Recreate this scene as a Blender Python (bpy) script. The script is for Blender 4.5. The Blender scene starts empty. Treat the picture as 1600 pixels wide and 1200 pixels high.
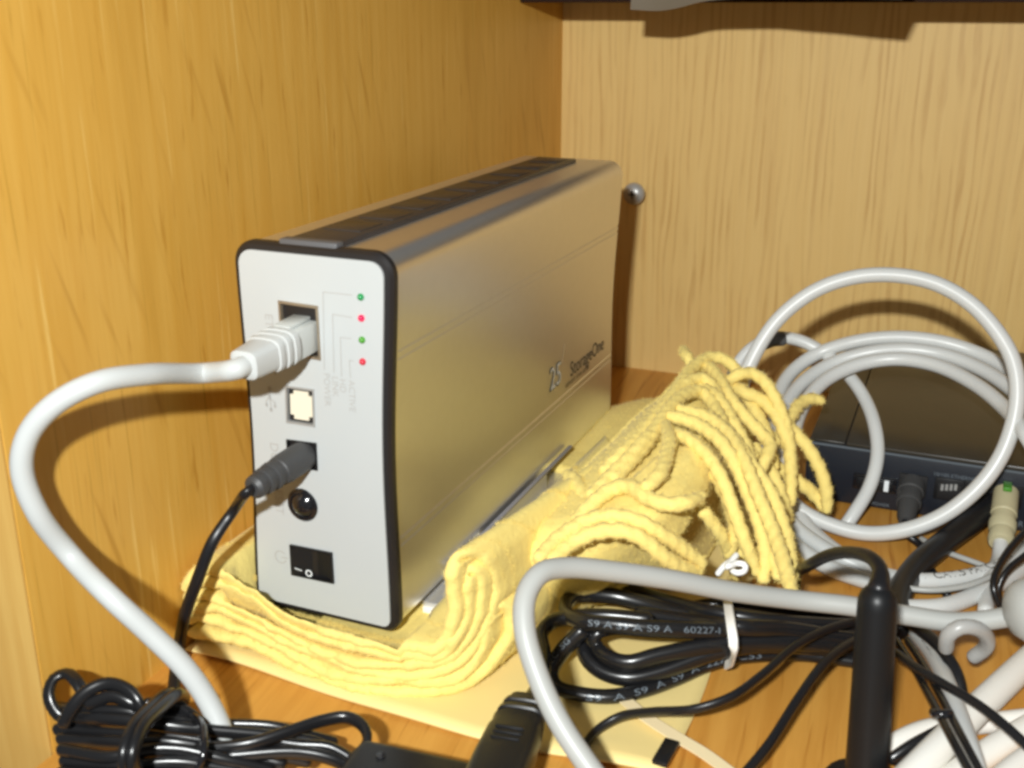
import bpy, bmesh, math, random
import numpy as np
from mathutils import Vector, Matrix
random.seed(7); np.random.seed(7)
scene = bpy.context.scene
COL = scene.collection

# ------------------------------------------------------------------ camera
F, HZ, VX_ = 1730.0, 595.0, 780.0            # focal length in px of the 1600 px wide photo, vanishing point of the depth axis
ex = np.array([(F*F+HZ*HZ)/VX_, -HZ, -F]); ex /= np.linalg.norm(ex)
ey = np.array([VX_, HZ, F]); ey /= np.linalg.norm(ey)
ez = np.cross(ex, ey); ez = ez if ez[1] > 0 else -ez
RW = np.array([ex, ey, ez])                  # camera (right, up, forward) -> room axes
CAM = np.array([0.0, 0.0, 0.2])
cd = bpy.data.cameras.new("camera"); cam = bpy.data.objects.new("camera", cd); COL.objects.link(cam)
cd.sensor_width = 36; cd.lens = 36*F/1600; cd.clip_start = 0.01; cd.clip_end = 50
cr_, cu_, cf_ = RW@np.array([1., 0, 0]), RW@np.array([0, 1., 0]), RW@np.array([0, 0, 1.])
mw = Matrix.Identity(4)
for i in range(3):
    mw[i][0], mw[i][1], mw[i][2], mw[i][3] = cr_[i], cu_[i], -cf_[i], CAM[i]
cam.matrix_world = mw
cd.dof.use_dof = True; cd.dof.focus_distance = 0.40; cd.dof.aperture_fstop = 22
scene.camera = cam
scene.cycles.filter_width = 3.0
# ------------------------------------------------------------------ light
world = bpy.data.worlds.new("World"); scene.world = world; world.use_nodes = True
bg = world.node_tree.nodes["Background"]
bg.inputs[0].default_value = (0.97, 0.96, 0.92, 1); bg.inputs[1].default_value = 0.125
ld = bpy.data.lights.new("flash", 'AREA'); ld.shape = 'RECTANGLE'; ld.size = 0.022; ld.size_y = 0.012
ld.energy = 4.05; ld.color = (0.975, 1.0, 0.985)
lo = bpy.data.objects.new("flash", ld); COL.objects.link(lo)
lo.location = (-0.012, -0.140, 0.303)
lo.rotation_euler = Vector((-0.09, 0.51, -0.255)).to_track_quat('-Z', 'Y').to_euler()
scene.view_settings.view_transform = 'Standard'; scene.view_settings.look = 'None'
scene.view_settings.exposure = 0.0; scene.view_settings.gamma = 1.0

# ------------------------------------------------------------------ helpers
def ray(px, py): return RW@np.array([px-800., 600.-py, F])
def Z(px, py, z): d = ray(px, py); return CAM+d*((z-CAM[2])/d[2])
def Y(px, py, y): d = ray(px, py); return CAM+d*((y-CAM[1])/d[1])
def X(px, py, x): d = ray(px, py); return CAM+d*((x-CAM[0])/d[0])
def D(px, py, d): return CAM+ray(px, py)*(d/F)
def Zs(l): return [Z(a, b, c) for a, b, c in l]
def Ys(l): return [Y(a, b, c) for a, b, c in l]
def Ds(l): return [D(a, b, c) for a, b, c in l]

def thing(name, label, cat, loc, group=None):
    o = bpy.data.objects.new(name, None); COL.objects.link(o); o.empty_display_size = .01
    o.location = Vector([float(v) for v in loc]); o['label'] = label; o['category'] = cat
    if group: o['group'] = group
    return o
def tag(o, label, cat, group=None):
    o['label'] = label; o['category'] = cat
    if group: o['group'] = group
    return o
def origin(parent):
    v = Vector((0, 0, 0))
    while parent is not None: v = v+parent.location; parent = parent.parent
    return v
def link(name, me, mat, parent=None, smooth=True, kind=None):
    """mesh given in room coordinates; origin moved to the parent's frame"""
    o = bpy.data.objects.new(name, me); COL.objects.link(o)
    if mat is not None: me.materials.append(mat)
    if smooth:
        me.polygons.foreach_set('use_smooth', [True]*len(me.polygons))
    if parent is not None:
        me.transform(Matrix.Translation(-origin(parent))); o.parent = parent
    else:
        n = len(me.vertices); co = np.empty(n*3); me.vertices.foreach_get('co', co); c = co.reshape(-1, 3)
        b = Vector((float(c[:, 0].mean()), float(c[:, 1].mean()), float(c[:, 2].min())))
        me.transform(Matrix.Translation(-b)); o.location = b
    if kind: o['kind'] = kind
    me.update(); return o
def pyd(name, v, f, mat, parent=None, smooth=True, kind=None):
    me = bpy.data.meshes.new(name); me.from_pydata([tuple(map(float, p)) for p in v], [], f); me.update()
    return link(name, me, mat, parent, smooth, kind)
def bmo(name, bm, mat, parent=None, smooth=False, kind=None):
    me = bpy.data.meshes.new(name); bmesh.ops.recalc_face_normals(bm, faces=bm.faces[:]); bm.to_mesh(me); bm.free()
    return link(name, me, mat, parent, smooth, kind)
def hard(o, ang=40):
    o.data.polygons.foreach_set('use_smooth', [True]*len(o.data.polygons))
    try: o.data.set_sharp_from_angle(angle=math.radians(ang))
    except Exception: pass
    return o
def box_bm(bm, lo_, hi_, bev=0.0, M=None, seg=2):
    r = bmesh.ops.create_cube(bm, size=1.0); vs = r['verts']
    lo_, hi_ = np.array(lo_, float), np.array(hi_, float)
    for v in vs:
        v.co = Vector([(lo_[i]+hi_[i])/2+v.co[i]*(hi_[i]-lo_[i]) for i in range(3)])
    if bev > 0:
        es = list({e for v in vs for e in v.link_edges})
        r2 = bmesh.ops.bevel(bm, geom=es, offset=bev, segments=seg, affect='EDGES', profile=0.5)
        vs = list({v for f in r2['faces'] for v in f.verts} | {v for v in vs if v.is_valid})
    if M is not None:
        for v in vs: v.co = M@v.co
def box(name, lo_, hi_, mat, parent=None, bev=0.0, M=None, kind=None):
    bm = bmesh.new(); box_bm(bm, lo_, hi_, bev, M); return hard(bmo(name, bm, mat, parent, kind=kind))
def frame(o, a, up=(0, 0, 1)):
    """matrix whose X runs along a, Z near up, at o"""
    x = Vector([float(v) for v in a]).normalized(); y = Vector(up).cross(x).normalized(); z = x.cross(y)
    M = Matrix.Identity(4)
    for i in range(3): M[i][0], M[i][1], M[i][2], M[i][3] = x[i], y[i], z[i], float(o[i])
    return M
def spline(pts, step):
    P = np.array(pts, float); n = len(P)
    if n == 2: P = np.array([P[0], (P[0]*2+P[1])/3, (P[0]+2*P[1])/3, P[1]]); n = 4
    Q = np.vstack([2*P[0]-P[1], P, 2*P[-1]-P[-2]]); out = []; par = []
    for i in range(n-1):
        p0, p1, p2, p3 = Q[i:i+4]
        t0 = 0; t1 = t0+max(np.linalg.norm(p1-p0), 1e-6)**.5; t2 = t1+max(np.linalg.norm(p2-p1), 1e-6)**.5; t3 = t2+max(np.linalg.norm(p3-p2), 1e-6)**.5
        for t in np.linspace(t1, t2, 14, endpoint=False):
            A1 = (t1-t)/(t1-t0)*p0+(t-t0)/(t1-t0)*p1; A2 = (t2-t)/(t2-t1)*p1+(t-t1)/(t2-t1)*p2; A3 = (t3-t)/(t3-t2)*p2+(t-t2)/(t3-t2)*p3
            B1 = (t2-t)/(t2-t0)*A1+(t-t0)/(t2-t0)*A2; B2 = (t3-t)/(t3-t1)*A2+(t-t1)/(t3-t1)*A3
            out.append((t2-t)/(t2-t1)*B1+(t-t1)/(t2-t1)*B2); par.append(i+(t-t1)/(t2-t1))
    out.append(P[-1]); par.append(n-1.0); out = np.array(out); par = np.array(par)
    s = np.concatenate([[0], np.cumsum(np.linalg.norm(np.diff(out, axis=0), axis=1))])
    m = max(3, int(s[-1]/step)+1); u = np.linspace(0, s[-1], m)
    return np.stack([np.interp(u, s, out[:, k]) for k in range(3)], 1), np.interp(u, s, par), u
def frames(C):
    T = np.gradient(C, axis=0); T /= np.linalg.norm(T, axis=1)[:, None]+1e-12
    N = np.zeros_like(C); r = np.array([0, 0, 1.]) if abs(T[0][2]) < .9 else np.array([1., 0, 0])
    n = r-T[0]*r.dot(T[0]); N[0] = n/np.linalg.norm(n)
    for i in range(1, len(C)):
        n = N[i-1]-T[i]*N[i-1].dot(T[i]); N[i] = n/(np.linalg.norm(n)+1e-12)
    return T, N, np.cross(T, N)
def tube_geo(pts, r, sides=12, step=.002, mod=None, caps=True, flat=1.0):
    C, par, s = spline(pts, step); T, N, B = frames(C); m = len(C)
    rr = np.interp(par, np.arange(len(r)), r) if isinstance(r, (list, tuple)) else np.full(m, r)
    th = np.linspace(0, 2*np.pi, sides, endpoint=False); V = []; Fc = []
    rings = [(C[i], N[i], B[i], rr[i], s[i]) for i in range(m)]
    if caps:
        a = [(C[0]-T[0]*rr[0]*math.sin(q)*.8, N[0], B[0], rr[0]*math.cos(q), 0) for q in (1.25, .8, .4)]
        b = [(C[-1]+T[-1]*rr[-1]*math.sin(q)*.8, N[-1], B[-1], rr[-1]*math.cos(q), s[-1]) for q in (.4, .8, 1.25)]
        rings = a+rings+b
    for c, n, b, q, ss in rings:
        for t in th:
            k = q*(mod(t, ss) if mod else 1.0)
            V.append(c+n*math.cos(t)*k+b*math.sin(t)*k*flat)
    R = len(rings)
    for i in range(R-1):
        for j in range(sides):
            k = (j+1) % sides
            Fc.append((i*sides+j, (i+1)*sides+j, (i+1)*sides+k, i*sides+k)[::-1])
    Fc.append(tuple(range(sides))); Fc.append(tuple(range((R-1)*sides, R*sides))[::-1])
    Fc[-2] = Fc[-2][::1]
    return V, Fc
def fixn(o):
    bm = bmesh.new(); bm.from_mesh(o.data); bmesh.ops.recalc_face_normals(bm, faces=bm.faces[:]); bm.to_mesh(o.data); bm.free(); return o
def tube(name, pts, r, mat, parent=None, **k):
    V, Fc = tube_geo(pts, r, **k); return fixn(pyd(name, V, Fc, mat, parent))
def twin(t, s): return 0.72+0.34*math.cos(t)**2                       # flat two-core flex
def lathe(name, prof, o, axis, mat, parent=None, sides=24):
    """prof = [(distance along axis, radius)]"""
    a = np.array(axis, float); a /= np.linalg.norm(a); r = np.array([0, 0, 1.]) if abs(a[2]) < .9 else np.array([1., 0, 0])
    n = r-a*a.dot(r); n /= np.linalg.norm(n); b = np.cross(a, n); V = []; Fc = []; o = np.array(o, float)
    for d, q in prof:
        for j in range(sides):
            t = 2*math.pi*j/sides; V.append(o+a*d+(n*math.cos(t)+b*math.sin(t))*max(q, 1e-6))
    for i in range(len(prof)-1):
        for j in range(sides):
            k = (j+1) % sides; Fc.append((i*sides+j, i*sides+k, (i+1)*sides+k, (i+1)*sides+j))
    Fc.append(tuple(range(sides))[::-1]); Fc.append(tuple(range((len(prof)-1)*sides, len(prof)*sides)))
    return hard(fixn(pyd(name, V, Fc, mat, parent)), 35)
_dg = None
def text_geo(s, size):
    cu = bpy.data.curves.new("t", 'FONT'); cu.body = s; cu.size = size; cu.resolution_u = 3
    o = bpy.data.objects.new("t", cu); COL.objects.link(o)
    dg = bpy.context.evaluated_depsgraph_get(); me = bpy.data.meshes.new_from_object(o.evaluated_get(dg))
    v = [tuple(q.co) for q in me.vertices]; f = [tuple(p.vertices) for p in me.polygons]
    bpy.data.objects.remove(o); bpy.data.curves.remove(cu); bpy.data.meshes.remove(me); return v, f
def text(name, s, size, o, right, up, mat, parent, off=.00012, bold=0):
    v, f = text_geo(s, size); o = np.array(o, float); r = np.array(right, float); r /= np.linalg.norm(r); u = np.array(up, float); u /= np.linalg.norm(u)
    n = np.cross(r, u); n /= np.linalg.norm(n)
    return pyd(name, [o+r*a+u*b+n*off for a, b, c in v], f, mat, parent, smooth=False)
def cable_print(name, s, size, pts, r, s0, ref, mat, parent, gap=1.0, spin=0.0):
    """lettering wrapped onto a cable's skin, starting s0 metres along it"""
    C, par, S = spline(pts, .001); v, f = text_geo(s, size); V = []
    T = np.gradient(C, axis=0); T /= np.linalg.norm(T, axis=1)[:, None]
    ref = np.array(ref, float)
    for a, b, c in v:
        q = min(max(s0+a*gap, 0), S[-1]); P = np.array([np.interp(q, S, C[:, k]) for k in range(3)]); t = np.array([np.interp(q, S, T[:, k]) for k in range(3)]); t /= np.linalg.norm(t)
        n = ref-t*ref.dot(t); n /= np.linalg.norm(n); w = np.cross(n, t)
        an = (b-size*.35)/r+spin
        V.append(P+(n*math.cos(an)+w*math.sin(an))*r*1.03)
    return pyd(name, V, f, mat, parent, smooth=False)

# ------------------------------------------------------------------ materials
def mat(name, col, rough=.5, metal=0.0, spec=.5, bump=None, vary=None, emit=None, coat=0, sheen=0, sss=0, aniso=0):
    m = bpy.data.materials.new(name); m.use_nodes = True; nt = m.node_tree; p = nt.nodes["Principled BSDF"]
    p.inputs['Base Color'].default_value = (*col, 1); p.inputs['Roughness'].default_value = rough; p.inputs['Metallic'].default_value = metal
    p.inputs['Specular IOR Level'].default_value = spec
    if coat: p.inputs['Coat Weight'].default_value = coat; p.inputs['Coat Roughness'].default_value = .15
    if sheen: p.inputs['Sheen Weight'].default_value = sheen; p.inputs['Sheen Roughness'].default_value = .5
    if aniso: p.inputs['Anisotropic'].default_value = aniso
    if emit: p.inputs['Emission Color'].default_value = (*emit[0], 1); p.inputs['Emission Strength'].default_value = emit[1]
    tc = nt.nodes.new('ShaderNodeTexCoord')
    if vary:                                  # (scale, amount)
        n = nt.nodes.new('ShaderNodeTexNoise'); n.inputs['Scale'].default_value = vary[0]; n.inputs['Detail'].default_value = 5
        mx = nt.nodes.new('ShaderNodeMix'); mx.data_type = 'RGBA'
        mx.inputs[6].default_value = (*[c*(1-vary[1]) for c in col], 1); mx.inputs[7].default_value = (*[min(1, c*(1+vary[1])) for c in col], 1)
        nt.links.new(tc.outputs['Object'], n.inputs['Vector']); nt.links.new(n.outputs['Fac'], mx.inputs[0]); nt.links.new(mx.outputs[2], p.inputs['Base Color'])
    if bump:                                  # (scale, strength, distance)
        n = nt.nodes.new('ShaderNodeTexNoise'); n.inputs['Scale'].default_value = bump[0]; n.inputs['Detail'].default_value = 4
        b = nt.nodes.new('ShaderNodeBump'); b.inputs['Strength'].default_value = bump[1]; b.inputs['Distance'].default_value = bump[2]
        nt.links.new(tc.outputs['Object'], n.inputs['Vector']); nt.links.new(n.outputs['Fac'], b.inputs['Height']); nt.links.new(b.outputs['Normal'], p.inputs['Normal'])
    return m

def wood(name, light, dark, axis_scale, fleck=None, line=None, rough=.42, rot=(0, 0, 0), warp=.012, contrast=(.3, .72), spec=.3, bands=None):
    """grain = noise stretched by axis_scale; fleck = (rotation, scales, lo, hi, colour); line = (scales, lo, hi, colour)"""
    m = bpy.data.materials.new(name); m.use_nodes = True; nt = m.node_tree; N = nt.nodes.new; L = nt.links.new
    p = nt.nodes["Principled BSDF"]; p.inputs['Roughness'].default_value = rough; p.inputs['Specular IOR Level'].default_value = spec
    tc = N('ShaderNodeTexCoord')
    wn = N('ShaderNodeTexNoise'); wn.inputs['Scale'].default_value = 9; wn.inputs['Detail'].default_value = 2; L(tc.outputs['Object'], wn.inputs['Vector'])
    sub = N('ShaderNodeVectorMath'); sub.operation = 'SUBTRACT'; sub.inputs[1].default_value = (.5, .5, .5); L(wn.outputs['Color'], sub.inputs[0])
    scl = N('ShaderNodeVectorMath'); scl.operation = 'SCALE'; scl.inputs['Scale'].default_value = warp; L(sub.outputs[0], scl.inputs[0])
    add = N('ShaderNodeVectorMath'); add.operation = 'ADD'; L(tc.outputs['Object'], add.inputs[0]); L(scl.outputs[0], add.inputs[1])
    def stretched(scales, r=(0, 0, 0), detail=6, rgh=.6):
        mp = N('ShaderNodeMapping'); mp.vector_type = 'POINT'; mp.inputs['Rotation'].default_value = r; L(add.outputs[0], mp.inputs['Vector'])
        m2 = N('ShaderNodeVectorMath'); m2.operation = 'MULTIPLY'; m2.inputs[1].default_value = scales; L(mp.outputs[0], m2.inputs[0])
        n = N('ShaderNodeTexNoise'); n.inputs['Scale'].default_value = 1; n.inputs['Detail'].default_value = detail; n.inputs['Roughness'].default_value = rgh
        L(m2.outputs[0], n.inputs['Vector']); return n.outputs['Fac']
    def ramp(fac, lo_, hi_):
        r = N('ShaderNodeMapRange'); r.interpolation_type = 'SMOOTHSTEP'; r.inputs[1].default_value = lo_; r.inputs[2].default_value = hi_; L(fac, r.inputs[0]); return r.outputs[0]
    def mix(fac, a, b):
        x = N('ShaderNodeMix'); x.data_type = 'RGBA'; L(fac, x.inputs[0])
        for s, v in ((6, a), (7, b)):
            if isinstance(v, tuple): x.inputs[s].default_value = (*v, 1)
            else: L(v, x.inputs[s])
        return x.outputs[2]
    g = stretched(axis_scale, rot); c = mix(ramp(g, *contrast), light, dark)
    if line:
        for scales, lo_, hi_, colr in line:
            c = mix(ramp(stretched(scales, rot, 3, .5), lo_, hi_), c, colr)
    if bands:                                  # (stretch, scale, distortion, lo, hi, colour): close, even grain lines
        bs, sc_, ds_, lo_, hi_, bc = bands
        m2 = N('ShaderNodeVectorMath'); m2.operation = 'MULTIPLY'; m2.inputs[1].default_value = bs; L(tc.outputs['Object'], m2.inputs[0])
        wv = N('ShaderNodeTexWave'); wv.wave_type = 'BANDS'; wv.bands_direction = 'X'; wv.inputs['Scale'].default_value = sc_; wv.inputs['Distortion'].default_value = ds_
        wv.inputs['Detail'].default_value = 3; wv.inputs['Detail Scale'].default_value = .8; wv.inputs['Detail Roughness'].default_value = .6; L(m2.outputs[0], wv.inputs['Vector'])
        k = N('ShaderNodeMath'); k.operation = 'MULTIPLY'; L(ramp(wv.outputs['Fac'], lo_, hi_), k.inputs[0])
        L(ramp(stretched((70, 1, 14), (0, 0, 0), 4, .6), .36, .68), k.inputs[1]); c = mix(k.outputs[0], c, bc)
    if fleck:
        fr, fs, lo_, hi_, fc = fleck
        c = mix(ramp(stretched(fs, fr, 2, .4), lo_, hi_), c, fc)
    L(c, p.inputs['Base Color'])
    b = N('ShaderNodeBump'); b.inputs['Strength'].default_value = .12; b.inputs['Distance'].default_value = .0006; L(g, b.inputs['Height']); L(b.outputs[0], p.inputs['Normal'])
    return m

M_left = wood('oak_side', (.67, .385, .078), (.61, .325, .052), (1, 260, 11), contrast=(.25, .75),
              line=[((1, 620, 16), .60, .74, (.50, .275, .042)), ((1, 45, 7), .55, .80, (.56, .30, .048)), ((1, 300, 34), .60, .74, (.52, .262, .038)), ((1, 420, 12), .62, .72, (.72, .45, .115))],
              fleck=((math.radians(-17), 0, 0), (1, 175, 15), .61, .78, (.50, .255, .038)), warp=.004, rough=.40)
M_back = wood('oak_laminate', (.69, .475, .178), (.66, .44, .155), (420, 1, 6), contrast=(.25, .75), warp=.006,
              line=[((330, 1, 4), .56, .74, (.62, .405, .145)), ((150, 1, 2.0), .58, .76, (.61, .40, .145))],
              bands=((1, 1, .13), 66, 11.0, .42, 1.0, (.555, .345, .115)), rough=.5)
M_floor = wood('oak_shelf', (.60, .30, .060), (.50, .225, .038), (150, 10, 1), contrast=(.3, .7), warp=.01,
               line=[((420, 16, 1), .58, .70, (.41, .17, .026))], rough=.38, rot=(0, 0, math.radians(-6)))
M_edge = wood('oak_edge', (.60, .38, .11), (.52, .30, .075), (150, 150, 9), contrast=(.3, .7), rough=.45)
M_right = wood('oak_far_side', (.58, .30, .08), (.48, .22, .045), (1, 160, 12))
M_ledge = mat('shaded_edge', (.020, .009, .005), .8, spec=.1, vary=(60, .3))  # darkness of the unlit underside put into the shelf's colour
M_plate = mat('white_plastic_face', (.47, .490, .488), .38, vary=(40, .02), bump=(900, .05, .0002))
M_rim = mat('black_rubber_rim', (.014, .012, .012), .42, bump=(700, .08, .0002))
M_alu = mat('satin_aluminium', (.82, .81, .785), .35, metal=.96, vary=(260, .03), bump=(2600, .06, .00006))
M_strip = mat('dark_grey_plastic', (.035, .030, .028), .38, vary=(80, .2))
M_black = mat('black_plastic', (.009, .009, .010), .40, spec=.35, bump=(600, .08, .0002))
M_gloss = mat('black_gloss', (.010, .010, .012), .14, coat=.4)
M_hole = mat('port_interior', (.006, .005, .005), .7)
M_portmetal = mat('port_shield_metal', (.40, .33, .24), .45, metal=.7, vary=(300, .25))
M_cream = mat('cream_port_block', (.72, .67, .53), .45)
M_white = mat('white_pvc', (.50, .515, .505), .36, vary=(50, .04), bump=(300, .05, .0003))
M_coil = mat('pale_grey_pvc', (.60, .61, .595), .34, vary=(45, .07), bump=(260, .08, .0004))
M_grey = mat('grey_pvc', (.39, .395, .375), .42, vary=(45, .05), bump=(260, .05, .0003))
M_clear = mat('clear_plug_plastic', (.48, .50, .48), .22, spec=.6)
M_beige = mat('beige_plastic', (.50, .455, .28), .5, vary=(60, .06))
M_pvc = mat('black_pvc_gloss', (.010, .010, .011), .27, spec=.55, bump=(260, .08, .0003))
M_pvcm = mat('black_pvc_soft', (.010, .010, .0115), .34, spec=.35, bump=(300, .06, .0003))
M_paper = mat('manila_paper', (.83, .655, .27), .6, vary=(18, .05), bump=(120, .12, .0006))
M_tape = mat('off_white_tape', (.80, .66, .40), .4)
M_tie = mat('white_paper_tie', (.86, .86, .84), .5)
M_steel = mat('plated_steel', (.40, .40, .39), .34, metal=.3, vary=(150, .15))
M_stand = mat('silver_stand', (.60, .60, .62), .36, metal=.7)
M_capg = mat('grey_end_cap', (.10, .10, .105), .45)
M_refl = mat('grey_reflection', (.25, .245, .27), .45)  # tone of the grey reflection low on the drive's side
M_standw = mat('white_stand_edge', (.82, .80, .76), .4)
M_card = mat('brown_card', (.13, .105, .07), .7, vary=(40, .1), bump=(200, .1, .0004))
M_print = mat('grey_print', (.40, .39, .37), .6)
M_printd = mat('dark_print', (.055, .045, .032), .6)
M_printw = mat('white_print', (.13, .155, .18), .5)
M_bright = mat('bright_print', (.80, .84, .86), .5)
M_chrome = mat('chrome_print', (.86, .87, .86), .22, metal=.8)
M_green = mat('green_led', (.02, .22, .07), .2, emit=((.05, .8, .2), .10))
M_green2 = mat('lime_led', (.07, .26, .03), .2, emit=((.15, .8, .08), .08))
M_red = mat('red_led', (.55, .01, .05), .2, emit=((1.0, .02, .12), .5))
M_red2 = mat('dim_red_led', (.45, .02, .04), .2, emit=((1.0, .04, .08), .2))
M_router = mat('navy_black_plastic', (.012, .015, .022), .36, bump=(500, .08, .0002))
M_rtop = mat('glossy_router_top', (.028, .023, .016), .32, spec=.6, vary=(90, .15))

def fleece(name, col):
    m = mat(name, col, .85, spec=.1, sheen=.08); nt = m.node_tree; N = nt.nodes.new; L = nt.links.new; p = nt.nodes['Principled BSDF']
    tc = N('ShaderNodeTexCoord'); n1 = N('ShaderNodeTexNoise'); n1.inputs['Scale'].default_value = 520; n1.inputs['Detail'].default_value = 3; L(tc.outputs['Object'], n1.inputs['Vector'])
    n2 = N('ShaderNodeTexNoise'); n2.inputs['Scale'].default_value = 90; n2.inputs['Detail'].default_value = 4; L(tc.outputs['Object'], n2.inputs['Vector'])
    a = N('ShaderNodeMath'); a.operation = 'ADD'; L(n1.outputs['Fac'], a.inputs[0]); L(n2.outputs['Fac'], a.inputs[1])
    b = N('ShaderNodeBump'); b.inputs['Strength'].default_value = .35; b.inputs['Distance'].default_value = .0008; L(a.outputs[0], b.inputs['Height']); L(b.outputs[0], p.inputs['Normal'])
    mx = N('ShaderNodeMix'); mx.data_type = 'RGBA'; mx.inputs[6].default_value = (*[c*.90 for c in col], 1); mx.inputs[7].default_value = (*[min(1, c*1.06) for c in col], 1)
    L(n2.outputs['Fac'], mx.inputs[0]); L(mx.outputs[2], p.inputs['Base Color']); return m
M_scarf = fleece('yellow_fleece', (.85, .675, .215))

# ------------------------------------------------------------------ the cupboard
XW, YB, YF = -0.2212, 0.5888, 0.189
def struct(name, lo_, hi_, m): return box(name, lo_, hi_, m, kind='structure')
struct('shelf_board', (XW, YF-.03, -.018), (.36, YB, 0), M_floor)
struct('back_wall', (XW, YB, -.018), (.36, YB+.012, .222), M_back)
lw = struct('left_wall', (XW-.018, YF+.0008, -.018), (XW, YB+.012, .30), M_left)
struct('left_wall_edge', (XW-.060, YF, -.30), (XW-.0004, YF+.0006, .30), M_edge)
struct('unseen_right_wall', (.36, YF, -.018), (.378, YB+.012, .27), M_right)  # out of view; added, and kept low, to be reflected in the drive's side
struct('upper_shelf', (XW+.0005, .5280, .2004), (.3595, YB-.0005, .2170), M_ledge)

# drooping card on the ledge above
def card():
    L_ = np.array(lo.location); bot = [(985, 15, .503), (1030, 17, .503), (1062, 12, .502), (1095, 3, .500), (1190, -4, .495), (1300, -3, .485), (1410, -1, .474)]
    P = Ys(bot)
    C, par, s = spline(P, .004); V = []; Fc = []
    prof = lambda c, k: [(c[0], c[1]+.0006*math.sin(k*.9), c[2]), (c[0], c[1]+.0016, .2176), (c[0], .5075, .2184), (c[0], .575, .2180)]
    m = len(C)
    for side in (0, 1):
        for k, c in enumerate(C):
            w = k/(m-1)
            for j, q in enumerate(prof(c, k)):
                V.append((q[0]+(.006*min(j, 1)*max(0, (w-.9)/.1)), q[1]+(.0009 if side else 0)*(1 if j < 2 else 0), q[2]+(-.0009 if side and j >= 2 else 0)))
    n = 4
    for side in (0, 1):
        o = side*m*n
        for k in range(m-1):
            for j in range(n-1):
                Fc.append((o+k*n+j, o+(k+1)*n+j, o+(k+1)*n+j+1, o+k*n+j+1))
    for k in range(m-1): Fc.append((k*n, (k+1)*n, m*n+(k+1)*n, m*n+k*n))
    for k in (0, m-1):
        for j in range(n-1): Fc.append((k*n+j, k*n+j+1, m*n+k*n+j+1, m*n+k*n+j))
    return hard(fixn(pyd('card', V, Fc, M_card)))
tag(card(), 'brown card drooping over the shaded edge of the ledge above', 'card')

# screw in the back wall
sp = Y(996, 300, YB); scr = thing('screw', 'round headed metal screw standing out of the back wall', 'screw', (sp[0], YB, sp[2]))
lathe('shaft', [(0, .0018), (.006, .0018)], (sp[0], YB, sp[2]), (0, -1, 0), M_steel, scr)
hd = lathe('screw_head', [(.0055, .0058), (.0062, .0061), (.0078, .0058), (.0092, .0046), (.0100, .0030), (.0103, .0012)], (sp[0], YB, sp[2]), (0, -1, 0), M_steel, scr)
for a in (0, 1):
    w, h = ((.0020, .0004), (.0004, .0020))[a]
    box('cross_slot', (sp[0]-w, YB-.0106-.0001*a, sp[2]-h), (sp[0]+w, YB-.0099, sp[2]+h), M_hole, hd)

# ------------------------------------------------------------------ drive enclosure
X0, Y0, Z0 = -0.2051, 0.2635, 0.0128
W, H, DL, SH = .0540, .1217, .2135, .0225
enc = thing('drive_enclosure', 'silver upright hard drive enclosure with white rear panel standing on yellow scarf', 'hard drive', (X0+W/2, Y0, Z0))
def outline(d, notch=False, rc=.0072, rb=.0052):
    """rounded, slightly waisted outline, inset by d; x,z in room coordinates"""
    r = max(rc-d, .001); b = max(rb-d, .001); pts = []
    def arc(cx, cz, a0, q):
        for k in range(9):
            a = a0+math.pi/2*k/8; pts.append((cx+q*math.cos(a), cz+q*math.sin(a)))
    def side(x, z0, z1):
        zs = list(np.linspace(z0, z1, 26)[1:-1])
        out = [(x, z) for z in zs]
        if notch:
            for zc in (.092, .0895, .0315, .029):
                for dz, dn in ((-.0005, 0), (-.0003, .00035), (.0003, .00035), (.0005, 0)):
                    out.append((x-math.copysign(dn, x-W/2), zc+dz))
            out.sort(key=lambda q: q[1], reverse=z1 < z0)
        pts.extend(out)
    arc(W-d-b, d+b, -math.pi/2, b); side(W-d, d+b, H-d-r); arc(W-d-r, H-d-r, 0, r); arc(d+r, H-d-r, math.pi/2, r); side(d, H-d-r, d+b); arc(d+b, d+b, math.pi, b)
    out = []
    for u, v in pts:
        c = (u-W/2)/(W/2); u2 = u-c*.0017*math.sin(math.pi*min(max(v/H, 0), 1))**2+SH*v
        out.append((X0+u2, Z0+v))
    return out
def extrude(name, rings, m, cap0=True, cap1=True):
    """rings = [(y, [(x,z)...])]"""
    n = len(rings[0][1]); V = []; Fc = []
    for y, o in rings: V += [(a, y, b) for a, b in o]
    for i in range(len(rings)-1):
        for j in range(n):
            k = (j+1) % n; Fc.append((i*n+j, i*n+k, (i+1)*n+k, (i+1)*n+j))
    if cap0: Fc.append(tuple(range(n)))
    if cap1: Fc.append(tuple(range((len(rings)-1)*n, len(rings)*n))[::-1])
    return hard(fixn(pyd(name, V, Fc, m, enc)), 30)
extrude('metal_shell', [(Y0+.0036, outline(.0007, True)), (Y0+DL-.0015, outline(.0007, True)), (Y0+DL, outline(.002, True))], M_alu)
rimo = outline
extrude('black_rim', [(Y0+.0006, outline(.0030)), (Y0+.0002, outline(.0024)), (Y0+.0004, outline(.0010)), (Y0+.0014, outline(.0001)), (Y0+.0034, outline(0)), (Y0+.0044, outline(.0009))], M_rim, cap0=True)
extrude('rim_edge_line', [(Y0+.0040, outline(.00035)), (Y0+.0046, outline(.00035))], M_alu, cap0=False, cap1=False)

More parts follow.
